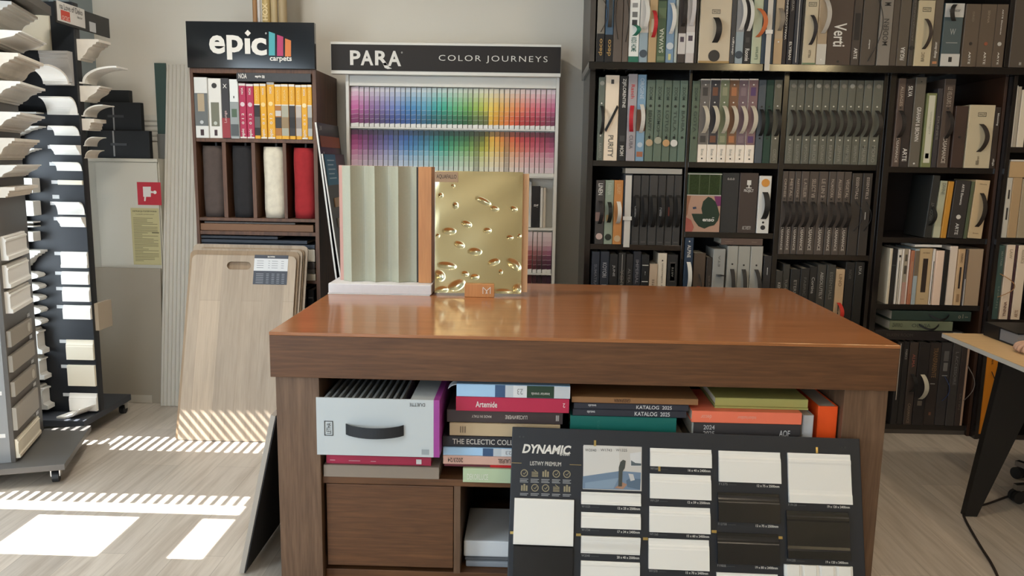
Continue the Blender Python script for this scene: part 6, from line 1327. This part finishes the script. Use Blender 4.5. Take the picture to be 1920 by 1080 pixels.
for r_ in range(2):
    for k in range(5):
        px, py = 983 + k * 20, 887 + r_ * 27 + k * .5
        c = D(px, py); bm = bmesh.new(); n = 18; R1, R2 = .0125, .0095
        kk = (k + 2 * r_) % 4
        if kk in (0, 3):
            A = [bm.verts.new((c.x + R1 * math.cos(2 * math.pi * i / n), -.0012, c.z + R1 * math.sin(2 * math.pi * i / n))) for i in range(n)]; B = [bm.verts.new((c.x + R2 * math.cos(2 * math.pi * i / n), -.0012, c.z + R2 * math.sin(2 * math.pi * i / n))) for i in range(n)]
            for i in range(n): bm.faces.new((A[i], A[(i + 1) % n], B[(i + 1) % n], B[i]))
            cyl(bm, (c.x - .004, -.0012, c.z), (c.x, -.0012, c.z - .004), .0012, 6); cyl(bm, (c.x, -.0012, c.z - .004), (c.x + .006, -.0012, c.z + .005), .0012, 6)
        elif kk == 1:
            for i in range(4): bx(bm, c.x - .011, c.x + .011, -.0013, -.0008, c.z - .011 + i * .0045, c.z - .0085 + i * .0045)
            cyl(bm, (c.x - .004, -.0012, c.z + .012), (c.x + .009, -.0012, c.z + .002), .0014, 6)
        else:
            for i in range(3): bx(bm, c.x - .011 + i * .008, c.x - .005 + i * .008, -.0013, -.0008, c.z - .011, c.z + .002 + .005 * (i % 2 + 1))
        link('icon', bm, IC, db)
        bm = bmesh.new()
        for i in range(3 - r_): bx(bm, c.x - .014, c.x + .014 - .004 * (i % 2), -.0012, -.0007, c.z - .021 - .0048 * i, c.z - .0185 - .0048 * i)
        link('text_line', bm, mat((150, 152, 154), .6), db)
# room picture: painted flat print
pic = dbx('room_print', 1093.5, 1203, 836, 919, .002, mat((204, 200, 194), .35))
def dpoly(pts, c, y, nm):
    bm = bmesh.new(); prism(bm, [(D(*p).x, y, D(*p).z) for p in pts], (0, .0003, 0)); link(nm, bm, mat(c, .4), pic)
dpoly([(1093.5, 836), (1160, 838), (1162, 883), (1093.5, 894)], (212, 210, 206), -.0027, 'printed_wall')
dpoly([(1092.8, 893), (1163, 883), (1201.5, 886), (1200, 919), (1092, 916)], (112, 134, 158), -.0029, 'printed_dado')
dpoly([(1097, 905), (1160, 896), (1150, 916), (1097, 916)], (132, 154, 176), -.0031, 'printed_panel')
dpoly([(1152, 915), (1166, 904), (1176, 908), (1168, 917)], (166, 128, 104), -.0033, 'printed_floor')
dpoly([(1174, 901), (1180, 897), (1201, 898), (1200, 918), (1176, 913)], (86, 108, 130), -.0034, 'printed_sofa'); dpoly([(1178, 888), (1187, 889), (1190, 900), (1182, 902)], (196, 196, 196), -.0036, 'printed_cushion')
dpoly([(1159, 912), (1160, 876), (1163, 866), (1168, 862), (1173, 864), (1171, 878), (1167, 884), (1166, 912)], (66, 70, 66), -.0037, 'printed_plant')
dpoly([(1181, 850), (1202, 847), (1202, 874), (1182, 874)], (214, 214, 214), -.0035, 'printed_frame'); dpoly([(1183, 863), (1191, 868), (1202, 869), (1202, 873), (1183, 873)], (90, 100, 106), -.0038, 'printed_hill')
for s_, x in (('W2040', 1107.5), ('W1743', 1136.5), ('W1325', 1165)): dtext(s_, x, 844, 21, 5, mat((80, 80, 80), .5), pic, -.0032)
for (px, py, v) in [(1115.5, 831, 1), (1531, 844, 1), (961, 998.5, 0), (1084.5, 1002.5, 0), (1210, 1010, 0), (1338.5, 996.5, 0), (1236, 878, 1), (1462, 1008, 0)]:
    dbx('brass_clip', px - (2 if v else 4.5), px + (2 if v else 4.5), py - (5.5 if v else 2.5), py + (5.5 if v else 2.5), .004, mat((190, 166, 104), .3, .8))
# samples
BLKM = mat((20, 21, 24), .25)
dmould(963.5, 1075, 935, 1021, .02, 'flat'); dmould(962, 1073, 1024, 1092, .02, 'flat', BLKM)
c1 = [(1089.5, 1201, 922, 945, 'skirt', 'W1325', '12 x 25 x 2500mm'), (1089.3, 1200.5, 960, 989, 'base', 'W1734', '17 x 34 x 2400mm'), (1089, 1199.5, 1004, 1037, 'ogee', 'W2040', '20 x 40 x 2500mm'), (1088.5, 1199, 1051, 1092, 'skirt', None, None)]
c2 = [(1218.5, 1333, 840, 874, 'base', 'WF1640', '16 x 40 x 2400mm'), (1218, 1332, 888, 934, 'base', 'WF1259', '12 x 59 x 2500mm'), (1217, 1330.5, 949, 997, 'base', 'WF1560', '15 x 60 x 2400mm'), (1215.5, 1328.5, 1009, 1066, 'base', 'WF1570', '15 x 70 x 2400mm'), (1215, 1328, 1081, 1110, 'base', None, None)]
c3 = [(1347, 1462, 845, 903, 'base', 'F1275', '12 x 75 x 2500mm'), (1345.5, 1460, 923, 978, 'base', 'F1275B', '12 x 75 x 2500mm'), (1344, 1459, 998, 1056, 'base', 'F1980B', '19 x 80 x 2400mm'), (1343, 1457.5, 1073, 1110, 'base', None, None)]
c4 = [(1477, 1594, 849, 942, 'skirt', 'F19120', '19 x 120 x 2400mm'), (1474.5, 1591, 957, 1046, 'skirt', 'F19120B', '19 x 120 x 2400mm')]
for col_ in (c1, c2, c3, c4):
    for (x0, x1, y0, y1, kind, code, size) in col_:
        black = bool(code and code.endswith('B'))
        tilt_ = (x1 - x0) * .03
        dmould(x0, x1, y0 + tilt_ / 2, y1 + tilt_ / 2, .014 if kind != 'ogee' else .022, kind, BLKM if black else MW)
        if code:
            dtext(code, x0 + 9, y1 + 4.5, 16, 4.2, mat((150, 150, 150), .6)); dtext(size, x1 - 22, y1 + 8.5, 42, 4.6, LETTER_W, bold=.02)
            dbx('text_line', x0 + 19, x0 + 34, y1 + 5.5, y1 + 6.5, .0006, mat((70, 72, 76), .6))
# fluted sample low at the end
a, b = D(1470, 1095), D(1597, 1062); bm = bmesh.new(); pts = []
for i in range(4):
    x = a.x + (b.x - a.x) * i / 4; s_ = (b.x - a.x) / 4
    pts += [(x, -.008, a.z), (x + s_ * .1, -.02, a.z), (x + s_ * .8, -.02, a.z), (x + s_ * .9, -.008, a.z)]
pts += [(b.x, -.008, a.z), (b.x, -.0004, a.z), (a.x, -.0004, a.z)]
prism(bm, pts, (0, 0, b.z - a.z)); link('fluted_sample', bm, MW, db)
for px, py in ((978, 819), (1581, 839)):
    c = D(px, py); bm = bmesh.new()
    for u in (-.006, .006): cyl(bm, (c.x + u, -.0002, c.z), (c.x + u, -.002, c.z), .003, 10)
    link('screw', bm, mat((70, 72, 74), .4, .6), db)

# ------------------------------------------------------------------ desk with its things
DZ = .73; dkx = 1.975; dky = onZ(1765, 624, DZ).y
desk = empty('desk', (dkx + .7, dky - .6, 0), 0, 'light wood desk with white edge and black blade legs before the bookcases', 'desk')
DW = wood((206, 168, 118), (224, 190, 142), 'X', .4, .7, k=1.0, rings=1.0)
def dk(nm, m, *a, b=.001): bm = bmesh.new(); bx(bm, *a, b); rel(bm, desk); return link(nm, bm, m, desk)
DY0 = 2.45
dk('desk_top', DW, dkx, dkx + 1.4, DY0, dky, DZ - .003, DZ); dk('edge_band', mat((214, 212, 206), .5), dkx - .0005, dkx + 1.4, DY0 - .0005, dky + .0005, DZ - .022, DZ - .0032)
Yl = 3.33
L0, L1, L2, L3 = onY(1881, 694, Yl), onY(1975, 694, Yl), onY(1830, 971, Yl), onY(1809, 966, Yl)
def blade(y):
    bm = bmesh.new(); prism(bm, [Vector((L0.x, y, DZ - .0225)), Vector((L1.x, y, DZ - .0225)), Vector((L2.x + .004, y, .001)), Vector((L3.x, y, .001))], (0, .035, 0)); rel(bm, desk); link('leg', bm, mat((24, 22, 21), .5), desk)
blade(Yl); blade(2.6)
def blade_r(y):
    x = dkx + 1.4; bm = bmesh.new(); prism(bm, [Vector((x - .04, y, DZ - .0225)), Vector((x - .28, y, DZ - .0225)), Vector((x - .06, y, .001)), Vector((x - .01, y, .001))], (0, .035, 0)); rel(bm, desk); link('leg', bm, mat((24, 22, 21), .5), desk)
blade_r(Yl); blade_r(2.6)
# lying binder with exposed grey pages
c0, c1 = onZ(1842, 628, DZ), onZ(1904, 646, DZ)
bnx = c0.x + .004; zt2 = onX(1842, 602, bnx).z
bn = empty('ring_binder', (bnx, c1.y, DZ + .0006), 0, 'black ring binder with grey pages lying on the light desk', 'binder')
hB = zt2 - DZ; lB = c0.y - c1.y
bm = bmesh.new(); bx(bm, 0, .3, -.06, lB, 0, .004); bx(bm, 0, .3, -.06, lB, hB - .004, hB); bx(bm, 0, .3, lB - .12, lB, .0042, hB - .0042); link('cover', bm, mat((28, 27, 28), .45), bn)
bm = bmesh.new(); bx(bm, .006, .29, -.055, lB - .121, .005, hB - .008); link('page_block', bm, mat((132, 134, 140), .7), bn)
# forearm and hand of the person at the desk
SKIN = mat((196, 158, 136), .55, noise=.04, nscale=40)
hb = onZ(1906, 662, DZ)
person = empty('person', (hb.x + .022, hb.y, DZ), 0, 'person in dark sleeve whose hand rests on the desk at frame edge', 'person')
def skinned(name, chains, m, parent, radii):
    vs, es_, rs = [], [], []
    for ch, rd in zip(chains, radii):
        base = None
        for i, (p, r) in enumerate(zip(ch, rd)):
            if i == 0 and p in [v for v in vs]: base = vs.index(p); continue
            vs.append(p); rs.append(r)
            if base is not None: es_.append((base, len(vs) - 1))
            elif i: es_.append((len(vs) - 2, len(vs) - 1))
            base = len(vs) - 1
    me = bpy.data.meshes.new(name); me.from_pydata(vs, es_, []); o = bpy.data.objects.new(name, me); COL.objects.link(o); o.parent = parent
    sk = o.modifiers.new('s', 'SKIN'); 
    for v, r in zip(me.skin_vertices[0].data, rs): v.radius = (r if isinstance(r, tuple) else (r, r))
    me.skin_vertices[0].data[0].use_root = True
    sb = o.modifiers.new('d', 'SUBSURF'); sb.levels = 2; sb.render_levels = 2
    bpy.context.view_layer.update(); n = bpy.data.meshes.new_from_object(o.evaluated_get(bpy.context.evaluated_depsgraph_get())); o.modifiers.clear(); o.data = n; n.materials.clear(); n.materials.append(m)
    for p in n.polygons: p.use_smooth = True
    return o
W_0 = (.115, .0, .035)
chains = [[(.30, .02, .05), W_0, (.075, .0, .036), (.045, .0, .038)]]
radii = [[(.034, .03), (.026, .021), (.036, .017), (.036, .016)]]
for k, (dy, l) in enumerate([(-.030, .85), (-.010, 1.0), (.011, .95), (.030, .78)]):
    chains.append([(.045, .0, .038), (.022, dy, .040), (.022 - .034 * l, dy * 1.1, .034), (.022 - .046 * l, dy * 1.1, .016), (.022 - .032 * l, dy * 1.05, .009)]); radii.append([0, .0115, .0095, .009, .0078])
chains.append([(.075, .0, .036), (.07, -.036, .026), (.045, -.052, .016), (.022, -.050, .0105)]); radii.append([0, .0125, .0105, .0085])
hand = skinned('hand', chains, SKIN, person, radii)
bm = bmesh.new(); tube(bm, [(.135, .003, .042), (.25, .02, .052), (.42, .05, .075), (.60, .07, .16)], .046, 16)
for v in bm.verts: v.co.z = max(v.co.z, .004)
sl = link('sleeve', bm, mat((52, 52, 58), .85), person, smooth=True)

# office chair mostly beyond the frame
ch = onZ(1893, 935, 0)
oc = empty('office_chair', (ch.x + .30, ch.y - .02, 0), 0, 'office chair with chrome star base and black castors behind desk', 'chair')
for k in range(5):
    t = math.pi + .07 + k * 2 * math.pi / 5; c, s_ = math.cos(t), math.sin(t)
    bm = bmesh.new(); prism(bm, [(.03 * c - .02 * s_, .03 * s_ + .02 * c, .075), (.31 * c - .014 * s_, .31 * s_ + .014 * c, .062), (.31 * c + .014 * s_, .31 * s_ - .014 * c, .062), (.03 * c + .02 * s_, .03 * s_ - .02 * c, .075)], (0, 0, .026)); link('base_arm', bm, mat((150, 148, 146), .25, .9), oc)
    for g in (-.014, .014):
        bm = bmesh.new(); p = Vector((.295 * c, .295 * s_, .03)); n_ = Vector((-s_, c, 0)); cyl(bm, p + n_ * (g - .009), p + n_ * (g + .009), .029, 18); link('castor_wheel', bm, mat((30, 29, 29), .5), oc)
bm = bmesh.new(); cyl(bm, (0, 0, .06), (0, 0, .45), .026, 18); link('column', bm, mat((40, 40, 42), .4), oc)
bm = bmesh.new(); bx(bm, -.24, .24, -.24, .24, .452, .53, .03); link('seat', bm, mat((40, 40, 43), .85), oc)
# cable on the floor
q = [onZ(x, y, .006) for x, y in [(1935, 918), (1892, 930), (1850, 945), (1818, 952), (1807, 962), (1810, 974), (1824, 1000), (1842, 1030), (1858, 1055), (1874, 1090), (1880, 1130)]]
pts = []
for i in range(len(q) - 1):
    for k in range(6):
        t = k / 6; P0, P1, P2, P3 = q[max(i - 1, 0)], q[i], q[i + 1], q[min(i + 2, len(q) - 1)]
        pts.append(.5 * ((2 * P1) + (P2 - P0) * t + (2 * P0 - 5 * P1 + 4 * P2 - P3) * t * t + (3 * P1 - P0 - 3 * P2 + P3) * t ** 3))
bm = bmesh.new(); tube(bm, pts, .005, 8); o = link('floor_cable', bm, mat((44, 34, 28), .6), None, smooth=True); tag(o, 'thin dark brown cable curving over floor round the desk leg', 'cable')

# warm ceiling lamps out of frame; last two added to brighten rear and back walls
for i, (x, y) in enumerate([(1.2, 2.6), (2.6, 2.6), (1.6, .4), (3.4, -2.2), (-.7, -2.3), (-1.5, 3.1)]):
    o = empty('ceiling_lamp', (x, y, ZC), 0, f'round warm unseen ceiling lamp, {ORD[i]} of the ceiling row', 'lamp', 'ceiling lamps')
    bm = bmesh.new(); cyl(bm, (0, 0, -.0005), (0, 0, -.05), .11, 28); link('lamp_shade', bm, WHITE, o)
    bm = bmesh.new(); cyl(bm, (0, 0, -.0505), (0, 0, -.054), .095, 28); link('diffuser', bm, mat((255, 224, 180), .5, emit=4), o)
    l = add_light('lamp_light', 'AREA', (x, y, ZC - .06), (0, 0, -1), (12, 12, 9, 4, 24, 28)[i], (1, .93, .82) if i == 5 else (1, .82, .6), .18, .18); l.parent = o; l.matrix_parent_inverse = Matrix.Translation((-x, -y, -ZC))

# unseen long lamp, added for its glints on the top unit's board
ll = empty('glint_lamp', (3.5, -3.05, ZC), 0, 'long narrow unseen lamp near the shop front wall, added for shelf glints', 'lamp')
for dx in (-.5, .5): bm = bmesh.new(); cyl(bm, (dx, 0, -.0005), (dx, 0, -.11), .006, 8); link('suspension_rod', bm, CHROME, ll)
bm = bmesh.new(); bx(bm, -.8, .8, -.05, .05, -.14, -.1105, .003); link('lamp_housing', bm, WHITE, ll)
for dx in (-.55, .05, .55): bm = bmesh.new(); bx(bm, dx - .14, dx + .14, -.035, .035, -.19, -.1405, .01); link('lamp_tube', bm, mat((255, 226, 176), .5, emit=70), ll)
